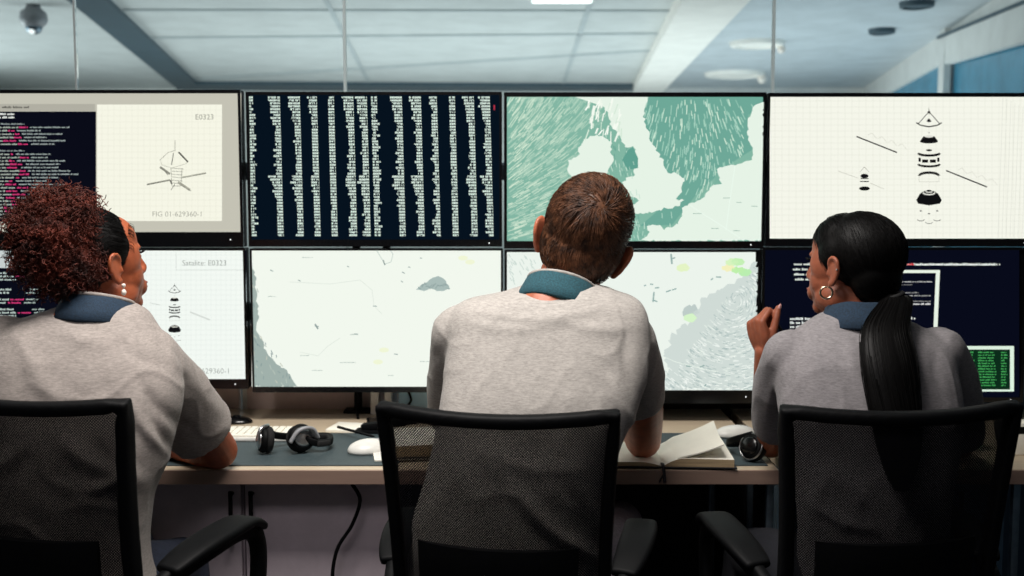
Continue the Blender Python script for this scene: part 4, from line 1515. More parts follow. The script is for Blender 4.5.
# short hair: cap plus strands growing from the whorl
hb = B()
ell(hb, (0, -0.018, 0.040), (0.084, 0.103, 0.088), u=40, v=24)
ell(hb, (0, -0.062, -0.010), (0.067, 0.050, 0.066), u=30, v=18)
ell(hb, (0, -0.066, -0.052), (0.052, 0.030, 0.040), u=30, v=18)
for s in (-1, 1): ell(hb, (s * 0.052, -0.030, 0.005), (0.031, 0.050, 0.060))
hb = remesh(hb, 0.004, 14)
for v in hb.verts:      # clear the forehead and temples
    if v.co.y > 0.05 and v.co.z < 0.055: v.co.y = 0.05 + (v.co.y - 0.05) * 0.3
hb.normal_update()
roots = [(v.co.copy(), v.normal.copy()) for v in hb.verts if not (v.co.y > 0.03 and v.co.z < 0.05)]
whorl = Vector((0.014, -0.105, 0.082))
random.seed(3)
for k_ in range(5200):
    p, n = random.choice(roots)
    if p.z < -0.08: continue
    r_ = p - whorl; r_ -= n * r_.dot(n)
    if r_.length < 1e-4: continue
    fl = (r_.normalized() + n.cross(r_.normalized()) * 0.5).normalized()
    top = max(0.0, min(1.0, (p.z + 0.02) / 0.09))
    ln = 0.010 + 0.020 * top + random.uniform(0, 0.006)
    clump = noise.noise(p * 60) * 0.6
    fl = (fl + n.cross(fl) * clump).normalized()
    a_ = p - n * 0.001
    b_ = p + fl * ln * 0.5 + n * (0.0016 + 0.004 * top)
    c_ = p + fl * ln + n * (0.0008 + 0.0035 * top * random.random())
    strand(hb, [a_, b_, c_], 0.0010, 2)
bmesh.ops.transform(hb, matrix=HM, verts=hb.verts)
link('hair', hb, M['hair_brown'], t)
legs(t, (-0.02, 2.17, 0.56), (0.17, 2.17, 0.56), (-0.12, 2.60, 0.58), (0.26, 2.60, 0.58), M['trouser_g'], (-0.12, 2.66, 0), (0.27, 2.66, 0))

# ------------------------------------------------------------------ woman with curls (left)
t = thing('person', 'woman with a puff of dark auburn curls and pearl earrings, seated at the left', 'person', (-0.95, 2.15, 0))
RW = [(62, 130, 304, 2.195, .062), (42, 144, 312, 2.19, .080), (16, 152, 323, 2.18, .096), (-4, 163, 340, 2.16, .108), (-18, 174, 364, 2.14, .120), (-24, 180, 400, 2.12, .128), (-22, 168, 450, 2.10, .128), (-18, 150, 500, 2.08, .125), (-14, 146, 550, 2.08, .13), (-12, 156, 620, 2.08, .135), (-10, 158, 700, 2.1, .13)]
sh, K = torso_rings(RW)
sL = [pt(4, 350, 2.17), pt(-18, 395, 2.24), pt(-24, 440, 2.36)]
sR = [pt(144, 362, 2.18), pt(175, 396, 2.30), pt(199, 428, 2.40)]
sleeve(sh, sL, [0.070, 0.070, 0.070]); sleeve(sh, sR, [0.072, 0.074, 0.078])
sh = remesh(sh, 0.0048, 10)
cloth_detail(sh, [(60, 330, 110, 345, 7, .004), (120, 345, 165, 365, 6, -.004), (168, 345, 182, 372, 4, .005), (140, 380, 190, 430, 7, -.006), (130, 400, 165, 450, 6, .006), (150, 395, 175, 455, 6, -.006), (20, 340, 60, 400, 10, .004), (60, 440, 140, 480, 9, .006), (100, 400, 130, 480, 9, .004), (90, 490, 130, 470, 6, .007), (0, 470, 40, 420, 7, .005), (185, 360, 215, 410, 6, .004)], 2, 0.0034)
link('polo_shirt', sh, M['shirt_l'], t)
hc = pt(97, 264, 2.25)
HM = head_matrix(hc, -41, 10, -2, 0.99)
bd = B(); h_ = head_bm(True); merge(bd, h_, HM)
bodycore(bd, K, pt(96, 290, 2.235), pt(93, 312, 2.235), HM @ Vector((0, -0.015, -0.04)), 0.050, 0)
EL = Vector((at(219, 455, 2.49).x, 2.49, DZ + 0.044))
WR = Vector((EL.x - 0.19, 2.62, DZ + 0.03))
limb(bd, [pt(150, 352, 2.18), pt(186, 405, 2.34), EL], [0.046, 0.048, 0.043], 6, 20)
limb(bd, [EL, EL.lerp(WR, 0.35), WR], [0.043, 0.040, 0.024], 6, 20)
hand_bm(bd, WR, (-0.9, 0.35, -0.05), (0, 0, -1), -1, LOOSE, 0.95)
EL2 = Vector((at(-22, 470, 2.40).x, 2.47, DZ + 0.045)); WR2 = Vector((EL2.x + 0.19, 2.62, DZ + 0.028))
limb(bd, [pt(4, 350, 2.17), pt(-16, 410, 2.3), EL2], [0.046, 0.045, 0.038], 6, 20)
limb(bd, [EL2, EL2.lerp(WR2, 0.35), WR2], [0.038, 0.036, 0.023], 6, 20)
hand_bm(bd, WR2, (0.8, 0.5, -0.05), (0, 0, -1), 1, LOOSE, 0.95)
bd = remesh(bd, 0.0034, 5)
link('body', bd, M['skin_l'], t)
face_parts(HM, t, True, None)
cm = Matrix.Translation(pt(97, 317, 2.188)) @ Matrix.Rotation(R(4), 4, 'Y') @ Matrix.Rotation(R(-16), 4, 'X')
collar(t, cm, M['teal_d'], 0.058, 0.078, 0.034, M['shirt_l'])
# sleek pulled-back hair
hb = B()
ell(hb, (0, -0.018, 0.034), (0.081, 0.100, 0.089), u=40, v=24)
for s in (-1, 1): ell(hb, (s * 0.050, 0.002, 0.030), (0.032, 0.050, 0.050))
ell(hb, (0, -0.055, -0.008), (0.068, 0.054, 0.066), u=30, v=18)
ell(hb, (0, -0.060, -0.045), (0.050, 0.036, 0.040), u=30, v=18)
limb(hb, [(0, -0.06, 0.06), (0, -0.10, 0.085)], [0.05, 0.045])
hb = remesh(hb, 0.004, 10)
hb.normal_update()
roots = [(v.co.copy(), v.normal.copy()) for v in hb.verts if v.co.z > -0.07]
tie = Vector((0, -0.115, 0.085))
for k_ in range(2600):
    p, n = random.choice(roots)
    fl = tie - p; fl -= n * fl.dot(n)
    if fl.length < 0.01: continue
    fl.normalize(); ln = random.uniform(0.02, 0.035)
    strand(hb, [p - n * 0.0006, p + fl * ln * 0.5 + n * 0.0012 - n * 0.5 * (ln * 0.5) ** 2 / 0.09, p + fl * ln - n * (ln * ln) / 0.18], 0.0007, 2)
for k_ in range(60):       # baby hairs along the temple
    s = random.choice((-1, 1)); a_ = random.random()
    p = Vector((s * (0.072 - 0.02 * a_), 0.035 + 0.025 * a_, 0.02 + 0.055 * a_))
    strand(hb, [p, p + Vector((s * 0.003, 0.008, -0.006)), p + Vector((s * 0.002, 0.010, -0.014))], 0.0005, 2)
bmesh.ops.transform(hb, matrix=HM, verts=hb.verts)
hair = link('hair', hb, M['hair_black'], t)
# the puff: hundreds of corkscrew curls round a gathered core
pc = pt(54, 236, 2.16)
pr = Vector((0.078, 0.080, 0.076))
cb = B()
ell(cb, pc, (pr.x * 0.86, pr.y * 0.86, pr.z * 0.84), u=30, v=20)
ell(cb, pt(62, 262, 2.17), (0.072, 0.07, 0.062), u=24, v=14)
ell(cb, pt(70, 252, 2.18), (0.060, 0.06, 0.06), u=24, v=14)
random.seed(21)
lobes = [(pc, pr), (pt(80, 262, 2.165), Vector((0.036, 0.05, 0.05))), (pt(72, 276, 2.15), Vector((0.034, 0.04, 0.034))), (pt(34, 226, 2.15), Vector((0.046, 0.05, 0.05))), (pt(70, 211, 2.16), Vector((0.050, 0.05, 0.042))), (pt(40, 252, 2.14), Vector((0.052, 0.06, 0.06))), (pt(54, 270, 2.16), Vector((0.058, 0.06, 0.050))), (pt(52, 208, 2.16), Vector((0.05, 0.05, 0.036)))]
for v in cb.verts:
    v.co += (v.co - pc).normalized() * 0.012 * noise.noise(v.co * 70)
for k_ in range(3900):
    c0, r0 = random.choice(lobes + [lobes[0]] * 2)
    u_ = Vector((random.gauss(0, 1), random.gauss(0, 1), random.gauss(0, 1))).normalized()
    base = c0 + Vector((u_.x * r0.x, u_.y * r0.y, u_.z * r0.z)) * 0.86
    if k_ % 3 == 0: u_ = (u_ + Vector((0, 0, -0.5))).normalized()
    ax = u_
    e1_ = ax.orthogonal().normalized(); e2_ = ax.cross(e1_)
    ph = random.uniform(0, 6.28); cr_ = random.uniform(0.0022, 0.0045); turns = random.uniform(1.6, 3.2); ln = random.uniform(0.012, 0.030)
    dr = Vector((random.uniform(-1, 1), random.uniform(-1, 1), random.uniform(-1.4, 0.6))) * 0.35
    pts = []
    N = int(turns * 7)
    for j in range(N + 1):
        q = j / N
        aa = ph + q * turns * 6.283 * random.uniform(0.98, 1.02)
        pts.append(base + (ax + dr * q) * ln * q + (e1_ * math.cos(aa) + e2_ * math.sin(aa)) * cr_ * min(1, q * 3 + 0.3))
    rings_tube(cb, pts, [0.0009] * len(pts), 3, cap=False)
link('hair_puff', cb, M['hair_curl'], hair)
for s in (1, -1):
    lob = HM @ Vector((s * 0.090, 0.000, -0.044))
    b_ = B(); ell(b_, lob, 0.0042); ell(b_, lob + Vector((0, 0, -0.014)), (0.0050, 0.0050, 0.0066)); cyl(b_, lob, lob + Vector((0, 0, -0.016)), 0.001)
    link('earring', b_, M['pearl'], t)
legs(t, (-1.0, 2.14, 0.56), (-0.82, 2.12, 0.56), (-0.90, 2.50, 0.56), (at(192, 600, 2.4).x - 0.03, 2.42, 0.55), M['jeans'], (-0.9, 2.34, 0), (-0.66, 2.34, 0))

# ------------------------------------------------------------------ woman with ponytail (right)
t = thing('person', 'woman with sleek black ponytail and hoop earring, hand raised, seated at the right', 'person', (0.75, 2.25, 0))
RW = [(824, 890, 314, 2.305, .058), (808, 908, 322, 2.30, .072), (796, 930, 332, 2.29, .082), (784, 946, 346, 2.27, .096), (778, 954, 370, 2.25, .108), (780, 960, 410, 2.23, .115), (790, 956, 450, 2.22, .112), (798, 946, 500, 2.20, .11), (800, 944, 550, 2.20, .115), (800, 950, 620, 2.2, .12), (800, 950, 700, 2.2, .12)]
sh, K = torso_rings(RW)
sL = [pt(790, 356, 2.28), pt(777, 390, 2.37), pt(777, 428, 2.45)]
sR = [pt(938, 354, 2.28), pt(954, 392, 2.36), pt(958, 436, 2.44)]
sleeve(sh, sL, [0.058, 0.052, 0.052]); sleeve(sh, sR, [0.056, 0.056, 0.056])
sh = remesh(sh, 0.0048, 9)
cloth_detail(sh, [(800, 345, 850, 370, 7, .004), (795, 350, 790, 400, 5, -.005), (812, 360, 830, 430, 8, .004), (850, 340, 870, 400, 7, .005), (935, 350, 945, 400, 6, -.004), (820, 440, 860, 500, 7, .006), (830, 470, 810, 540, 7, .006), (900, 420, 930, 480, 8, .005), (810, 500, 870, 530, 6, .006), (782, 370, 770, 420, 5, .004)], 3, 0.0030)
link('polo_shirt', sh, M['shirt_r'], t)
hc = pt(851, 267, 2.35)
HM = head_matrix(hc, 43, 4, 2, 0.97)
bd = B(); h_ = head_bm(True); merge(bd, h_, HM)
bodycore(bd, K, pt(856, 300, 2.33), pt(858, 324, 2.31), HM @ Vector((0, -0.015, -0.04)), 0.047, 0)
EL = Vector((at(772, 455, 2.56).x, 2.575, DZ + 0.042)); WR = pt(764, 352, 2.49)
limb(bd, [pt(790, 356, 2.28), pt(780, 405, 2.42), EL], [0.042, 0.042, 0.036], 6, 20)
limb(bd, [EL, EL.lerp(WR, 0.35), WR], [0.036, 0.037, 0.022], 6, 20)
tips = []
hand_bm(bd, WR, Vector((-0.30, -0.02, 1)), Vector((0.85, 0.55, 0.2)), -1, [(58, 92, 40), (68, 96, 44), (76, 98, 46), (80, 98, 46)], 0.86, tips=tips, thumb_curl=8, tup=0.4)
EL2 = Vector((at(962, 460, 2.55).x, 2.57, DZ + 0.042)); WR2 = Vector((EL2.x - 0.02, 2.78, DZ + 0.03))
limb(bd, [pt(938, 354, 2.28), pt(958, 410, 2.42), EL2], [0.042, 0.042, 0.036], 6, 20)
limb(bd, [EL2, EL2.lerp(WR2, 0.35), WR2], [0.036, 0.035, 0.022], 6, 20)
hand_bm(bd, WR2, (-0.1, 1, -0.05), (0, 0, -1), 1, LOOSE, 0.92)
bd = remesh(bd, 0.003, 4)
body = link('body', bd, M['skin_r'], t)
face_parts(HM, t, True, None)
for k_, (p, d_, up_) in enumerate(tips):
    b_ = B()
    rot = Matrix((d_.cross(up_).normalized(), d_, up_)).transposed() if abs(d_.dot(up_)) < 0.99 else Matrix.Identity(3)
    ell(b_, p + up_ * 0.0052 + d_ * 0.002, (0.0045, 0.0075, 0.0016), rot, u=12, v=8)
    link('fingernail', b_, M['nail'], body)
PENP = tips[0][0]
cm = Matrix.Translation(pt(857, 324, 2.300)) @ Matrix.Rotation(R(2), 4, 'Y') @ Matrix.Rotation(R(-14), 4, 'X')
collar(t, cm, M['teal_d'], 0.054, 0.074, 0.036, None)
hb = B()
ell(hb, (0, -0.022, 0.036), (0.083, 0.100, 0.090), u=40, v=24)
ell(hb, (0, 0.018, 0.056), (0.073, 0.070, 0.062), u=30, v=18)
ell(hb, (0, -0.060, -0.010), (0.066, 0.054, 0.066), u=30, v=18)
ell(hb, (0, -0.075, -0.05), (0.040, 0.030, 0.036), u=30, v=18)
for s in (-1, 1): ell(hb, (s * 0.050, 0.004, 0.032), (0.033, 0.050, 0.048))
hb = remesh(hb, 0.0035, 16)
hb.normal_update()
roots = [(v.co.copy(), v.normal.copy()) for v in hb.verts if v.co.z > -0.07]
tie = Vector((0.0, -0.105, -0.045))
for k_ in range(4200):
    p, n = random.choice(roots)
    # swept from a side parting at the front down to the tie
    fl = tie - p; fl -= n * fl.dot(n)
    if fl.length < 0.01: continue
    fl = (fl.normalized() + Vector((0, 0, -0.5)) * (1 if p.z > 0.02 else 0.2))
    fl -= n * fl.dot(n); fl.normalize(); ln = random.uniform(0.02, 0.045)
    strand(hb, [p - n * 0.0008, p + fl * ln * 0.5 + n * 0.0010 - n * 0.5 * (ln * 0.5) ** 2 / 0.09, p + fl * ln - n * (ln * ln) / 0.18], 0.0006, 2)
bmesh.ops.transform(hb, matrix=HM, verts=hb.verts)
hair = link('hair', hb, M['hair_black'], t)
pb = B()
tk = HM @ tie
tp = [(tk, 0.020, 0.020), (pt(896, 300, 2.26), 0.032, 0.026), (pt(886, 326, 2.18), 0.046, 0.028), (pt(889, 360, 2.13), 0.054, 0.028), (pt(893, 395, 2.105), 0.052, 0.026), (pt(897, 430, 2.09), 0.046, 0.024), (pt(900, 465, 2.08), 0.034, 0.02), (pt(901, 490, 2.08), 0.014, 0.012)]
P = cr([tuple(a) + (b_, c_) for a, b_, c_ in tp], 6)
rg = []
for i, p in enumerate(P):
    rg.append([pb.verts.new(Vector(p[:3]) + Vector((math.cos(k_ / 24 * 6.2832) * p[3] * (1 + 0.05 * noise.noise(Vector((k_ * 0.9, i * 0.15, 0)))), math.sin(k_ / 24 * 6.2832) * p[4], 0))) for k_ in range(24)])
for a, b_ in zip(rg, rg[1:]):
    for k_ in range(24):
        pb.faces.new((a[k_], a[(k_ + 1) % 24], b_[(k_ + 1) % 24], b_[k_]))
pb.faces.new(rg[0]); pb.faces.new(rg[-1])
bmesh.ops.recalc_face_normals(pb, faces=pb.faces)
for k_ in range(420):
    a_ = random.uniform(0, 6.283); i0 = random.randint(0, len(P) - 14); q_ = random.uniform(0.9, 1.06)
    pts = []
    for i in range(i0, min(len(P), i0 + random.randint(10, 20)), 2):
        p = P[i]; aa = a_ + 0.02 * (i - i0)
        pts.append(Vector(p[:3]) + Vector((math.cos(aa) * p[3] * q_, math.sin(aa) * p[4] * q_, 0)))
    if len(pts) > 2: strand(pb, pts, 0.0009, 2)
link('ponytail', pb, M['hair_black'], hair)
b_ = B(); rings_tube(b_, [tk + Vector((0.017 * math.cos(k_ / 20 * 6.283), 0.014 * math.sin(k_ / 20 * 6.283) - 0.010, 0.006 * math.cos(k_ / 20 * 6.283) - 0.004)) for k_ in range(20)], [0.005] * 20, 8, closed=True)
link('hair_tie', b_, M['black_soft'], hair)
for s in (-1, 1):
    lob = HM @ Vector((s * 0.089, 0.004, -0.044))
    ax = Vector((math.cos(R(43)), math.sin(R(58)), 0))
    fwd = Vector((-1, 0.15, 0)).normalized()
    b_ = B(); rings_tube(b_, [lob + Vector((0, -0.004, -0.011)) + fwd * 0.0125 * math.cos(k_ / 24 * 6.283) + Vector((0, 0, 1)) * 0.0125 * math.sin(k_ / 24 * 6.283) for k_ in range(24)], [0.0024] * 24, 8, closed=True)
    link('earring', b_, M['gold'], t)
    stud = HM @ Vector((s * 0.097, -0.022, -0.002))
    b_ = B(); ell(b_, stud, 0.0022); link('ear_stud', b_, M['silver'], t)
legs(t, (0.66, 2.22, 0.56), (0.84, 2.22, 0.56), (0.57, 2.55, 0.53), (0.90, 2.62, 0.56), M['navy'], (0.52, 2.62, 0), (0.9, 2.7, 0))

# ================================================================== THINGS ON THE DESK
ZT = DZ + 0.0002


def dp(px, py, h=0.0):
    """spot on the desk top"""
    return onz(px, py, DZ + h)


def desk_mat(label, q):
    P = [dp(*c) for c in q]
    bm = B(); prism(bm, [(p.x, p.y, ZT) for p in P], 0.003, (0, 0, 1))
    bmesh.ops.bevel(bm, geom=list(bm.edges), offset=0.001, segments=2, affect='EDGES')
    return tag(link('desk_mat', bm, M['mat'], None, False), label, 'desk mat')


def dmat(label, x0, x1, y0, y1):
    bm = B(); box(bm, ((x0 + x1) / 2, (y0 + y1) / 2, ZT + 0.0015), (x1 - x0, y1 - y0, 0.003), 0.0012)
    return tag(link('desk_mat', bm, M['mat'], None, False), label, 'desk mat')


YM0, YM1 = DF + 0.035, dp(300, 434).y
dmat('slate grey desk mat under the keyboard and headphones at the left', at(60, 465, YM0).x, at(398, 465, YM0).x, YM0, YM1)
dmat('slate grey desk mat under the open book at the right', at(640, 465, YM0).x, at(768, 465, YM0).x, YM0, YM1)
MZ = ZT + 0.0032


def keyboard(label, x0, x1, y0, y1, m, mk):
    t = thing('keyboard', label, 'keyboard', ((x0 + x1) / 2, (y0 + y1) / 2, MZ))
    bm = B(); box(bm, ((x0 + x1) / 2, (y0 + y1) / 2, MZ + 0.005), (x1 - x0, y1 - y0, 0.010), 0.003); sharp(link('base', bm, m, t))
    nx, ny = int((x1 - x0) / 0.019), 6
    sx_, sy_ = (x1 - x0 - 0.012) / nx, (y1 - y0 - 0.012) / ny
    rows_ = []
    for j in range(ny):
        bm = B()
        for i in range(nx):
            if j == 0 and 3 < i < nx - 6:
                if i == 4: box(bm, (x0 + 0.006 + sx_ * ((4 + nx - 6) / 2), y0 + 0.006 + sy_ * 0.5, MZ + 0.0125), (sx_ * (nx - 10) - 0.003, sy_ - 0.003, 0.006), 0.0015)
                continue
            box(bm, (x0 + 0.006 + sx_ * (i + 0.5), y0 + 0.006 + sy_ * (j + 0.5), MZ + 0.0125), (sx_ - 0.003, sy_ - 0.003, 0.006), 0.0015)
        o = link('key_row', bm, mk, t, False); rows_.append(o)
    return t


kb0, kb1 = dp(300, 443), dp(300, 431)
kx1 = dp(304, 440).x
keyboard('white keyboard on the desk mat behind the black headphones', kx1 - 0.42, kx1, kb0.y, kb0.y + 0.125, M['white_pl'], M['paper'])


def cup_mesh(c, d, r, th, m_shell, m_pad, m_plate, t):
    """one round ear cup: shell, pad, cap plate; d points outwards"""
    d = Vector(d).normalized(); c = Vector(c)
    rot = d.to_track_quat('Z', 'Y').to_matrix()
    b_ = B(); lathe(b_, (0, 0, 0), [(0.0, th), (r * 0.6, th), (r * 0.88, th * 0.8), (r, th * 0.4), (r, 0.0), (r * 0.9, -0.002), (0, -0.002)])
    bmesh.ops.transform(b_, matrix=Matrix.Translation(c) @ rot.to_4x4(), verts=b_.verts)
    cup = sharp(link('ear_cup', b_, m_shell, t), 50)
    b_ = B(); rings_tube(b_, [(r * 0.72 * math.cos(k_ / 24 * 6.283), r * 0.72 * math.sin(k_ / 24 * 6.283), -0.010) for k_ in range(24)], [r * 0.30] * 24, 10, closed=True)
    bmesh.ops.transform(b_, matrix=Matrix.Translation(c) @ rot.to_4x4(), verts=b_.verts)
    link('ear_pad', b_, m_pad, cup)
    b_ = B(); lathe(b_, (0, 0, 0), [(0.0, th + 0.003), (r * 0.6, th + 0.002), (r * 0.76, th - 0.002), (0, th - 0.004)])
    bmesh.ops.transform(b_, matrix=Matrix.Translation(c) @ rot.to_4x4(), verts=b_.verts)
    link('cap_plate', b_, m_plate, cup)
    return cup


# big pair lying on the mat at the left
a, b_ = dp(264, 458), dp(297, 457)
t = thing('headphones', 'large black headphones with silver caps lying on the left desk mat', 'headphones', ((a.x + b_.x) / 2, a.y + 0.03, MZ))
cA = Vector((at(264, 446, a.y + 0.03).x, a.y + 0.035, MZ + 0.034)); cB = Vector((at(300, 447, a.y + 0.03).x, a.y + 0.045, MZ + 0.036))
cup_mesh(cA, (-0.95, -0.45, 0.12), 0.032, 0.014, M['black'], M['black_soft'], M['silver'], t)
cup_mesh(cB, (0.55, -0.75, 0.38), 0.034, 0.016, M['black'], M['black_soft'], M['silver'], t)
band = cr([tuple(cA + Vector((0.0, 0.01, 0.02))), tuple(cA + Vector((0.02, 0.06, -0.004))), tuple(cA + Vector((0.07, 0.10, -0.015))), tuple(cB + Vector((0.05, 0.09, -0.016))), tuple(cB + Vector((0.066, 0.03, -0.016))), tuple(cB + Vector((0.040, -0.004, -0.012))), tuple(cB + Vector((0.012, -0.01, 0.0)))], 8)
bm = B(); rings_tube(bm, band, [0.0075] * len(band), 10, flat=(1.2, 0.7), up=(0, 0, 1)); link('headband', bm, M['black'], t)
bm = B(); bb = band[14:40]; rings_tube(bm, [Vector(q_) + Vector((-0.002, -0.008, 0.0)) for q_ in bb], [0.007] * len(bb), 10, flat=(1.1, 0.8), up=(0, 0, 1)); link('headband_padding', bm, M['black_soft'], t)
# grey yoke over the right cup
bm = B(); yk = cr([tuple(cB + Vector((-0.020, -0.032, -0.004))), tuple(cB + Vector((0.0, -0.026, 0.024))), tuple(cB + Vector((0.026, -0.010, 0.026))), tuple(cB + Vector((0.038, 0.004, 0.0)))], 6)
rings_tube(bm, yk, [0.009] * len(yk), 10, flat=(0.5, 1.2)); link('yoke', bm, M['grey_pl'], t)
bm = B(); yk = cr([tuple(cA + Vector((-0.012, -0.026, 0.0))), tuple(cA + Vector((-0.004, -0.016, 0.030))), tuple(cA + Vector((0.010, 0.004, 0.034)))], 6)
rings_tube(bm, yk, [0.005] * len(yk), 10); link('yoke', bm, M['silver'], t)

# small pair at the right mat
a = dp(757, 465)
t = thing('headphones', 'black headphones with one silver-ringed cup beside the open book', 'headphones', (a.x, a.y + 0.03, MZ))
cA = Vector((at(753, 446, a.y + 0.02).x, a.y + 0.025, MZ + 0.034)); cB = Vector((cA.x + 0.062, cA.y + 0.05, cA.z + 0.002))
cup_mesh(cA, (-0.7, -0.6, 0.35), 0.032, 0.014, M['black'], M['black_soft'], M['black_gloss'], t)
cup_mesh(cB, (0.8, -0.3, 0.3), 0.032, 0.014, M['black'], M['black_soft'], M['black_gloss'], t)
bm = B(); dd = Vector((-0.7, -0.6, 0.35)).normalized(); rt = dd.to_track_quat('Z', 'Y').to_matrix()
rings_tube(bm, [cA + rt @ Vector((0.031 * math.cos(k_ / 30 * 6.283), 0.031 * math.sin(k_ / 30 * 6.283), 0.007)) for k_ in range(30)], [0.0022] * 30, 8, closed=True); link('silver_ring', bm, M['silver'], t)
band = cr([tuple(cA + Vector((0, 0.005, 0.028))), tuple(cA + Vector((-0.04, 0.06, 0.0))), tuple(cA + Vector((-0.02, 0.12, -0.02))), tuple(cB + Vector((0.03, 0.09, -0.02))), tuple(cB + Vector((0.03, 0.02, 0.016)))], 8)
bm = B(); rings_tube(bm, band, [0.0075] * len(band), 10, flat=(1.2, 0.7), up=(0, 0, 1)); link('headband', bm, M['black'], t)

# pair on the second desk
a = dp(998, 452)
t = thing('headphones', 'bulky black headphones standing on the far right desk', 'headphones', (a.x, a.y + 0.02, ZT))
cA = Vector((a.x - 0.06, a.y + 0.03, ZT + 0.036)); cB = Vector((a.x + 0.02, a.y + 0.01, ZT + 0.040))
cup_mesh(cA, (-1, -0.3, 0.1), 0.036, 0.018, M['black'], M['black_soft'], M['black_gloss'], t)
cup_mesh(cB, (0.9, -0.4, 0.2), 0.038, 0.018, M['black'], M['black_soft'], M['black_gloss'], t)
band = cr([tuple(cA + Vector((0, 0, 0.03))), tuple(cA + Vector((0.0, 0.05, 0.05))), tuple(cA + Vector((0.05, 0.07, 0.055))), tuple(cB + Vector((0.02, 0.05, 0.05))), tuple(cB + Vector((0.0, 0.0, 0.034)))], 8)
bm = B(); rings_tube(bm, band, [0.009] * len(band), 10, flat=(1.2, 0.8), up=(0, 0, 1)); link('headband', bm, M['black'], t)
a = dp(1016, 458)
bm = B(); box(bm, (a.x + 0.045, a.y + 0.05, ZT + 0.04), (0.07, 0.05, 0.08), 0.004)
t = thing('tissue_box', 'small white and black box at the right edge of the far right desk', 'box', (a.x + 0.045, a.y + 0.05, ZT))
sharp(link('body', bm, M['paper'], t))
bm = B(); box(bm, (a.x + 0.045, a.y + 0.05, ZT + 0.062), (0.072, 0.052, 0.02), 0.003); sharp(link('dark_band', bm, M['black'], t))

# mouse
a = dp(369, 453)
t = thing('computer_mouse', 'white computer mouse on the left desk mat beside the centre chair', 'mouse', (a.x, a.y, MZ))
bm = B(); ell(bm, (a.x, a.y, MZ + 0.006), (0.040, 0.054, 0.026), Matrix.Rotation(R(-62), 3, 'Z'), 28, 16)
for v in bm.verts:
    if v.co.z < MZ + 0.001: v.co.z = MZ + 0.001
link('shell', bm, M['white_pl'], t)
bm = B(); box(bm, (a.x + 0.022, a.y + 0.010, MZ + 0.029), (0.012, 0.004, 0.006), 0.0015); link('scroll_wheel', bm, M['grey_pl'], t)
a = dp(735, 437)
t = thing('computer_mouse', 'white mouse at the right mat, behind the black headphones', 'mouse', (a.x, a.y, MZ))
bm = B(); ell(bm, (a.x, a.y, MZ + 0.006), (0.034, 0.058, 0.022), Matrix.Rotation(R(-75), 3, 'Z'), 28, 16)
for v in bm.verts:
    if v.co.z < MZ + 0.001: v.co.z = MZ + 0.001
link('shell', bm, M['white_pl'], t)
bm = B(); box(bm, (a.x + 0.03, a.y + 0.008, MZ + 0.022), (0.012, 0.004, 0.006), 0.0015); link('scroll_wheel', bm, M['grey_pl'], t)


def page_block(bm, c, sx_, sy_, h0, h1, n=14, curl=0.0):
    """a wad of pages whose top swells away from the spine; x from spine outwards"""
    return bm


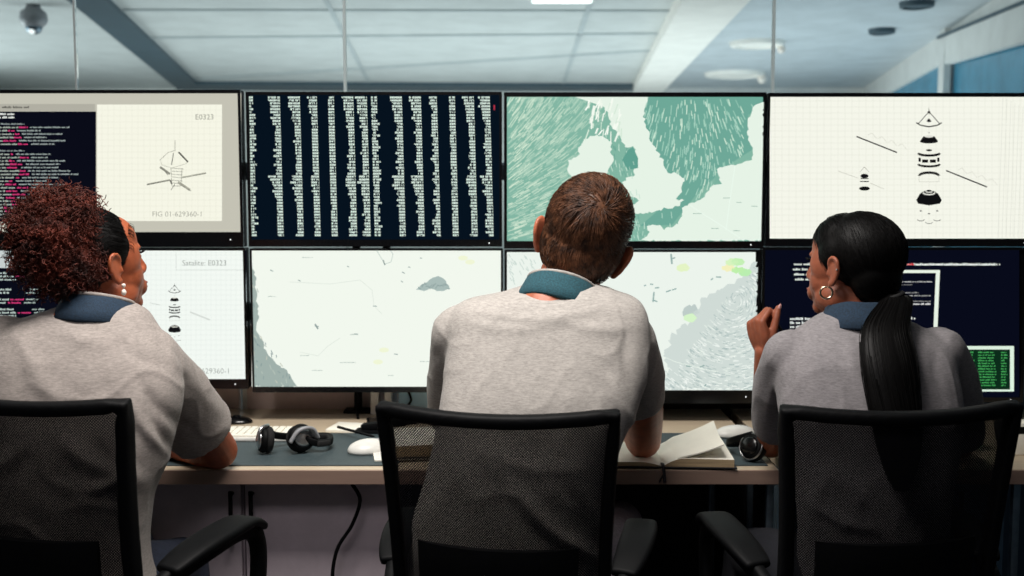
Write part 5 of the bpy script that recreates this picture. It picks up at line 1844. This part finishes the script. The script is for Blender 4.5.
def open_book(label, spine, ang, halfw, depth, hL, hR, flap=None, z0=None, ribbon=False):
    """open book lying flat: spine runs along local y"""
    z0 = MZ if z0 is None else z0
    t = thing('open_book', label, 'book', (spine[0], spine[1], z0))
    RM = Matrix.Translation((spine[0], spine[1], z0)) @ Matrix.Rotation(R(ang), 4, 'Z')
    bm = B(); box(bm, (0, 0, 0.0015), (2 * halfw + 0.012, depth + 0.010, 0.003), 0.001)
    bmesh.ops.transform(bm, matrix=RM, verts=bm.verts); link('cover', bm, M['cover'], t, False)
    for s, h in ((-1, hL), (1, hR)):
        bm = B(); n = 16
        top, bot = [], []
        for i in range(n + 1):
            u = i / n
            x = s * halfw * u
            z = 0.003 + h * (math.sin(min(1, u * 3.2) * math.pi / 2) * (1 - 0.12 * u))
            top.append([bm.verts.new((x, y, z)) for y in (-depth / 2, depth / 2)])
            bot.append([bm.verts.new((x * (1 - 0.0), y, 0.003)) for y in (-depth / 2, depth / 2)])
        for i in range(n):
            f = bm.faces.new((top[i][0], top[i + 1][0], top[i + 1][1], top[i][1])); f.material_index = 0
            f = bm.faces.new((bot[i][0], bot[i][1], bot[i + 1][1], bot[i + 1][0])); f.material_index = 1
            for q_ in (0, 1):
                f = bm.faces.new((top[i][q_], bot[i][q_], bot[i + 1][q_], top[i + 1][q_])); f.material_index = 1
        f = bm.faces.new((top[n][0], bot[n][0], bot[n][1], top[n][1])); f.material_index = 1
        bmesh.ops.recalc_face_normals(bm, faces=bm.faces)
        bmesh.ops.transform(bm, matrix=RM, verts=bm.verts)
        sharp(link('page_block', bm, None, t, True, mats=[M['paper'], M['page_edge']]), 40)
    if flap:
        for (rise, reach, th) in flap:
            bm = B(); n = 18
            rows_ = []
            for i in range(n + 1):
                u = i / n
                x = reach * halfw * (u ** 0.9)
                z = 0.003 + hR * 0.9 * min(1, u * 4) + rise * (u ** 1.5)
                rows_.append([bm.verts.new((x, y, z + 0.012 * u * (1 if y > 0 else -0.2))) for y in (-depth / 2 + 0.004, 0, depth / 2 - 0.002)] + [bm.verts.new((x, y, z - th + 0.012 * u * (1 if y > 0 else -0.2))) for y in (depth / 2 - 0.002, 0, -depth / 2 + 0.004)])
            for i in range(n):
                for k_ in range(6):
                    bm.faces.new((rows_[i][k_], rows_[i][(k_ + 1) % 6], rows_[i + 1][(k_ + 1) % 6], rows_[i + 1][k_]))
            bm.faces.new(rows_[0]); bm.faces.new(rows_[-1])
            bmesh.ops.recalc_face_normals(bm, faces=bm.faces)
            bmesh.ops.transform(bm, matrix=RM, verts=bm.verts)
            sharp(link('raised_pages', bm, M['paper'], t), 40)
    if ribbon:
        bm = B()
        P = cr([(0.0, -depth / 2 + 0.02, 0.006), (0.0, -depth / 2 - 0.004, 0.008), (0.002, -depth / 2 - 0.012, -0.004), (0.004, -depth / 2 - 0.020, -0.030)], 5)
        rings_tube(bm, P, [0.004] * len(P), 6, flat=(0.3, 1.0))
        P = cr([(0.003, -depth / 2 - 0.014, -0.008), (-0.004, -depth / 2 - 0.018, -0.020), (-0.009, -depth / 2 - 0.019, -0.030)], 5)
        rings_tube(bm, P, [0.003] * len(P), 6, flat=(0.3, 1.0))
        bmesh.ops.transform(bm, matrix=RM, verts=bm.verts); link('ribbon', bm, M['ribbon'], t)
    return t


sp = dp(662, 458)
open_book('thick open book with a raised page and dark ribbon by the man\'s right elbow', (sp.x - 0.008, DF + 0.108), -3, 0.165, 0.20, 0.010, 0.020, flap=[(0.038, 0.86, 0.003)], ribbon=True, z0=MZ)
open_book('open book with cream fanned pages at the left of the man', (at(455, 450, DF + 0.16).x, DF + 0.19), 8, 0.150, 0.20, 0.030, 0.016, z0=MZ + 0.006)
# notepad under its near corner
a = dp(400, 460)
t = thing('notepad', 'white notepad on the mat edge beside the white mouse', 'notepad', (a.x, a.y, MZ))
bm = B(); box(bm, (a.x + 0.035, a.y + 0.022, MZ + 0.0025), (0.20, 0.075, 0.005), 0.001, Matrix.Rotation(R(10), 4, 'Z'))
link('sheets', bm, M['paper'], t, False)
bm = B(); box(bm, (a.x + 0.035, a.y + 0.022, MZ + 0.0055), (0.192, 0.068, 0.001), 0, Matrix.Rotation(R(7), 4, 'Z'))
link('top_sheet', bm, M['white_pl'], t, False)

# pale slip of paper, glasses case and pens towards the rear
a = dp(352, 431)
t = thing('notebook', 'thin closed beige notebook on the desk behind the mouse', 'notebook', (a.x, a.y, ZT))
bm = B(); box(bm, (a.x, a.y + 0.02, ZT + 0.004), (0.12, 0.10, 0.008), 0.001, Matrix.Rotation(R(-12), 4, 'Z')); sharp(link('cover', bm, M['paper'], t))
bm = B(); box(bm, (a.x, a.y + 0.0195, ZT + 0.004), (0.1205, 0.098, 0.005), 0, Matrix.Rotation(R(-12), 4, 'Z')); link('pages', bm, M['page_edge'], t, False)
a = dp(372, 434)
t = thing('stapler', 'black desk stapler lying behind the white mouse', 'stapler', (a.x, a.y, ZT))
bm = B(); box(bm, (a.x + 0.03, a.y, ZT + 0.006), (0.15, 0.036, 0.012), 0.004, Matrix.Rotation(R(-8), 4, 'Z')); sharp(link('base', bm, M['black'], t))
bm = B(); box(bm, (a.x + 0.035, a.y, ZT + 0.026), (0.13, 0.030, 0.020), 0.006, Matrix.Rotation(R(-8), 4, 'Z') @ Matrix.Rotation(R(-9), 4, 'Y')); sharp(link('arm', bm, M['black'], t))
p0, p1 = dp(338, 427, 0.022), dp(372, 436, 0.022)
bm = B(); cyl(bm, p0, p1, 0.0035); cyl(bm, p1, p1 + (p1 - p0).normalized() * 0.012, 0.0035, 0.0008)
t = thing('pen', 'black pen resting across the beige notebook', 'pen', (p0.x, p0.y, p0.z)); link('barrel', bm, M['black'], t)
a = dp(372, 427)
t = thing('phone', 'dark smartphone lying on the desk below the centre monitor', 'phone', (a.x + 0.03, a.y + 0.03, ZT))
bm = B(); box(bm, (a.x + 0.05, a.y + 0.055, ZT + 0.005), (0.14, 0.07, 0.010), 0.003, Matrix.Rotation(R(10), 4, 'Z')); sharp(link('body', bm, M['black'], t))
bm = B(); box(bm, (a.x + 0.05, a.y + 0.055, ZT + 0.0105), (0.13, 0.062, 0.001), 0, Matrix.Rotation(R(10), 4, 'Z')); link('screen', bm, M['black_gloss'], t, False)

# tablet below the left woman's sleeve
a = dp(190, 462)
t = thing('tablet', 'dark tablet with bright screen beneath the left woman\'s forearm', 'tablet', (a.x, a.y, MZ))
bm = B(); box(bm, (a.x - 0.06, a.y + 0.06, MZ + 0.004), (0.20, 0.13, 0.008), 0.003); sharp(link('body', bm, M['black'], t))
bm = B(); box(bm, (a.x - 0.06, a.y + 0.06, MZ + 0.0085), (0.185, 0.115, 0.001)); link('screen', bm, M['paper'], t, False)

# pen in a holder behind the sleeve, puck next to the post
a = dp(206, 424)
t = thing('pen_pot', 'small silver pen pot standing behind the left woman\'s sleeve', 'pen pot', (a.x, a.y, ZT))
bm = B(); lathe(bm, (a.x, a.y, ZT), [(0.030, 0), (0.032, 0.002), (0.034, 0.075), (0.032, 0.075), (0.029, 0.004), (0.0, 0.004)]); link('cup', bm, M['steel'], t)
for k_, (dx, dz_) in enumerate(((0.0, 0.0), (0.008, -0.012))):
    b0 = Vector((a.x + dx - 0.012, a.y, ZT + 0.007)); b1 = at(221 + k_ * 2, 402 + k_ * 4, a.y) + Vector((0, 0, dz_ * 0.2))
    pn = thing('pen', ('silver pen leaning out of the pen pot, upper one', 'white pen leaning out of the pen pot, lower one')[k_], 'pen', b0)
    bm = B(); cyl(bm, b0, b1, 0.0045); cyl(bm, b1, b1 + (b1 - b0).normalized() * 0.006, 0.0045, 0.002); link('barrel', bm, M['silver'] if k_ == 0 else M['white_pl'], pn)
    bm = B(); cyl(bm, b1 + Vector((0, 0, 0.006)), b1 - (b1 - b0).normalized() * 0.03 + Vector((0, 0, 0.006)), 0.0012); link('clip', bm, M['black'], pn)
a = dp(235, 424)
bm = B(); ell(bm, (a.x, a.y + 0.02, ZT + 0.0), (0.045, 0.03, 0.018))
for v in bm.verts: v.co.z = max(v.co.z, ZT)
t = thing('desk_puck', 'flat black rounded puck on the desk beside the white post', 'puck', (a.x, a.y + 0.02, ZT))
link('shell', bm, M['black_gloss'], t)
bm = B(); cyl(bm, (a.x, a.y + 0.02, ZT + 0.0165), (a.x, a.y + 0.02, ZT + 0.0195), 0.01); link('button', bm, M['black'], t)

# binders standing behind the desk
for (px0, px1, m, lab) in ((371, 379, 'white_pl', 'narrow white folder standing behind the desk, left one of two'), (385, 392, 'white_pl', 'narrow white folder standing behind the desk, beside the blue folder'), (399, 431, 'cyan_folder', 'light blue folder standing behind the desk at the man\'s left shoulder')):
    x0, x1 = at(px0, 405, 3.12).x, at(px1, 405, 3.12).x
    t = thing('folder', lab, 'folder', ((x0 + x1) / 2, 3.12, DZ))
    bm = B(); box(bm, ((x0 + x1) / 2, 3.12, DZ + 0.0005 + 0.11), (x1 - x0, 0.025, 0.22), 0.003); sharp(link('cover', bm, M[m], t))
    bm = B(); box(bm, ((x0 + x1) / 2, 3.121, DZ + 0.0005 + 0.221), (x1 - x0 - 0.004, 0.016, 0.004)); link('pages', bm, M['paper'], t, False)

# cables


def cable(label, pts, r=0.004):
    bm = B(); P = cr([tuple(p) for p in pts], 8); rings_tube(bm, P, [r] * len(P), 8)
    return tag(link('cable', bm, M['black'], None), label, 'cable')


cable('black cable hanging below the centre-left monitor onto the desk', [at(357, 385, 3.13), at(359, 398, 3.12), at(357, 410, 3.12), dp(358, 418, 0.004) + Vector((0, 0, 0))], 0.004)
cable('black cable crossing in front of the light blue folder', [at(405, 385, 3.10), at(411, 399, 3.10), at(407, 408, 3.10), dp(410, 419, 0.004)], 0.0035)
cable('black power cable sagging beneath the desk beside the cabinets', [at(352, 484, DF + 0.06), at(360, 500, DF + 0.05), at(352, 525, DF + 0.05), at(337, 550, DF + 0.05), at(332, 585, DF + 0.05), (at(332, 585, DF + 0.05).x, DF + 0.06, 0.3), (at(330, 585, DF + 0.05).x, DF + 0.04, 0.006)], 0.0045)

# pen held by the woman at the right
p0 = PENP + Vector((-0.006, -0.012, 0.010)); p1 = p0 + Vector((0.060, 0.010, -0.075))
t = thing('pen', 'slim dark pen held in the right woman\'s raised hand', 'pen', p0)
bm = B(); cyl(bm, p0, p1, 0.0042); link('barrel', bm, M['black'], t)
bm = B(); cyl(bm, p1, p1 + (p1 - p0).normalized() * 0.018, 0.0044, 0.002); link('tip', bm, M['silver'], t)

# ================================================================== LIGHT
w = bpy.data.worlds.new('world'); SC.world = w; w.use_nodes = True
w.node_tree.nodes['Background'].inputs[0].default_value = (0.55, 0.72, 0.85, 1)
w.node_tree.nodes['Background'].inputs[1].default_value = 0.05


def area(name, loc, size, power, col, rot=(0, 0, 0), sy=None):
    d = bpy.data.lights.new(name, 'AREA'); d.energy = power; d.color = col; d.size = size
    if sy: d.shape = 'RECTANGLE'; d.size_y = sy
    o = bpy.data.objects.new(name, d); COL.objects.link(o); o.location = loc; o.rotation_euler = rot
    return o


area('ceiling_panel_light', (-0.32, 1.85, 2.6), 1.1, 57, (1.0, 0.95, 0.9), sy=0.6)
area('rear_fill_light', (-0.4, 0.45, 2.6), 1.2, 13, (1.0, 0.94, 0.95), sy=0.6)  # added fill that lifts the cabinets under the desk, not a known fitting
area('far_room_side_fill', (-5.8, 8.5, 1.2), 4.5, 130, (0.93, 0.98, 1.0), (R(105), 0, R(-90)), sy=1.8)  # added area light brightening the far ceiling from the left, no window there
area('far_room_ceiling_fill', (0.4, 9.5, 0.6), 6.0, 165, (0.93, 0.98, 1.0), (R(180), 0, 0), sy=5)  # added upward fill near the floor to brighten the far ceiling, no real fitting
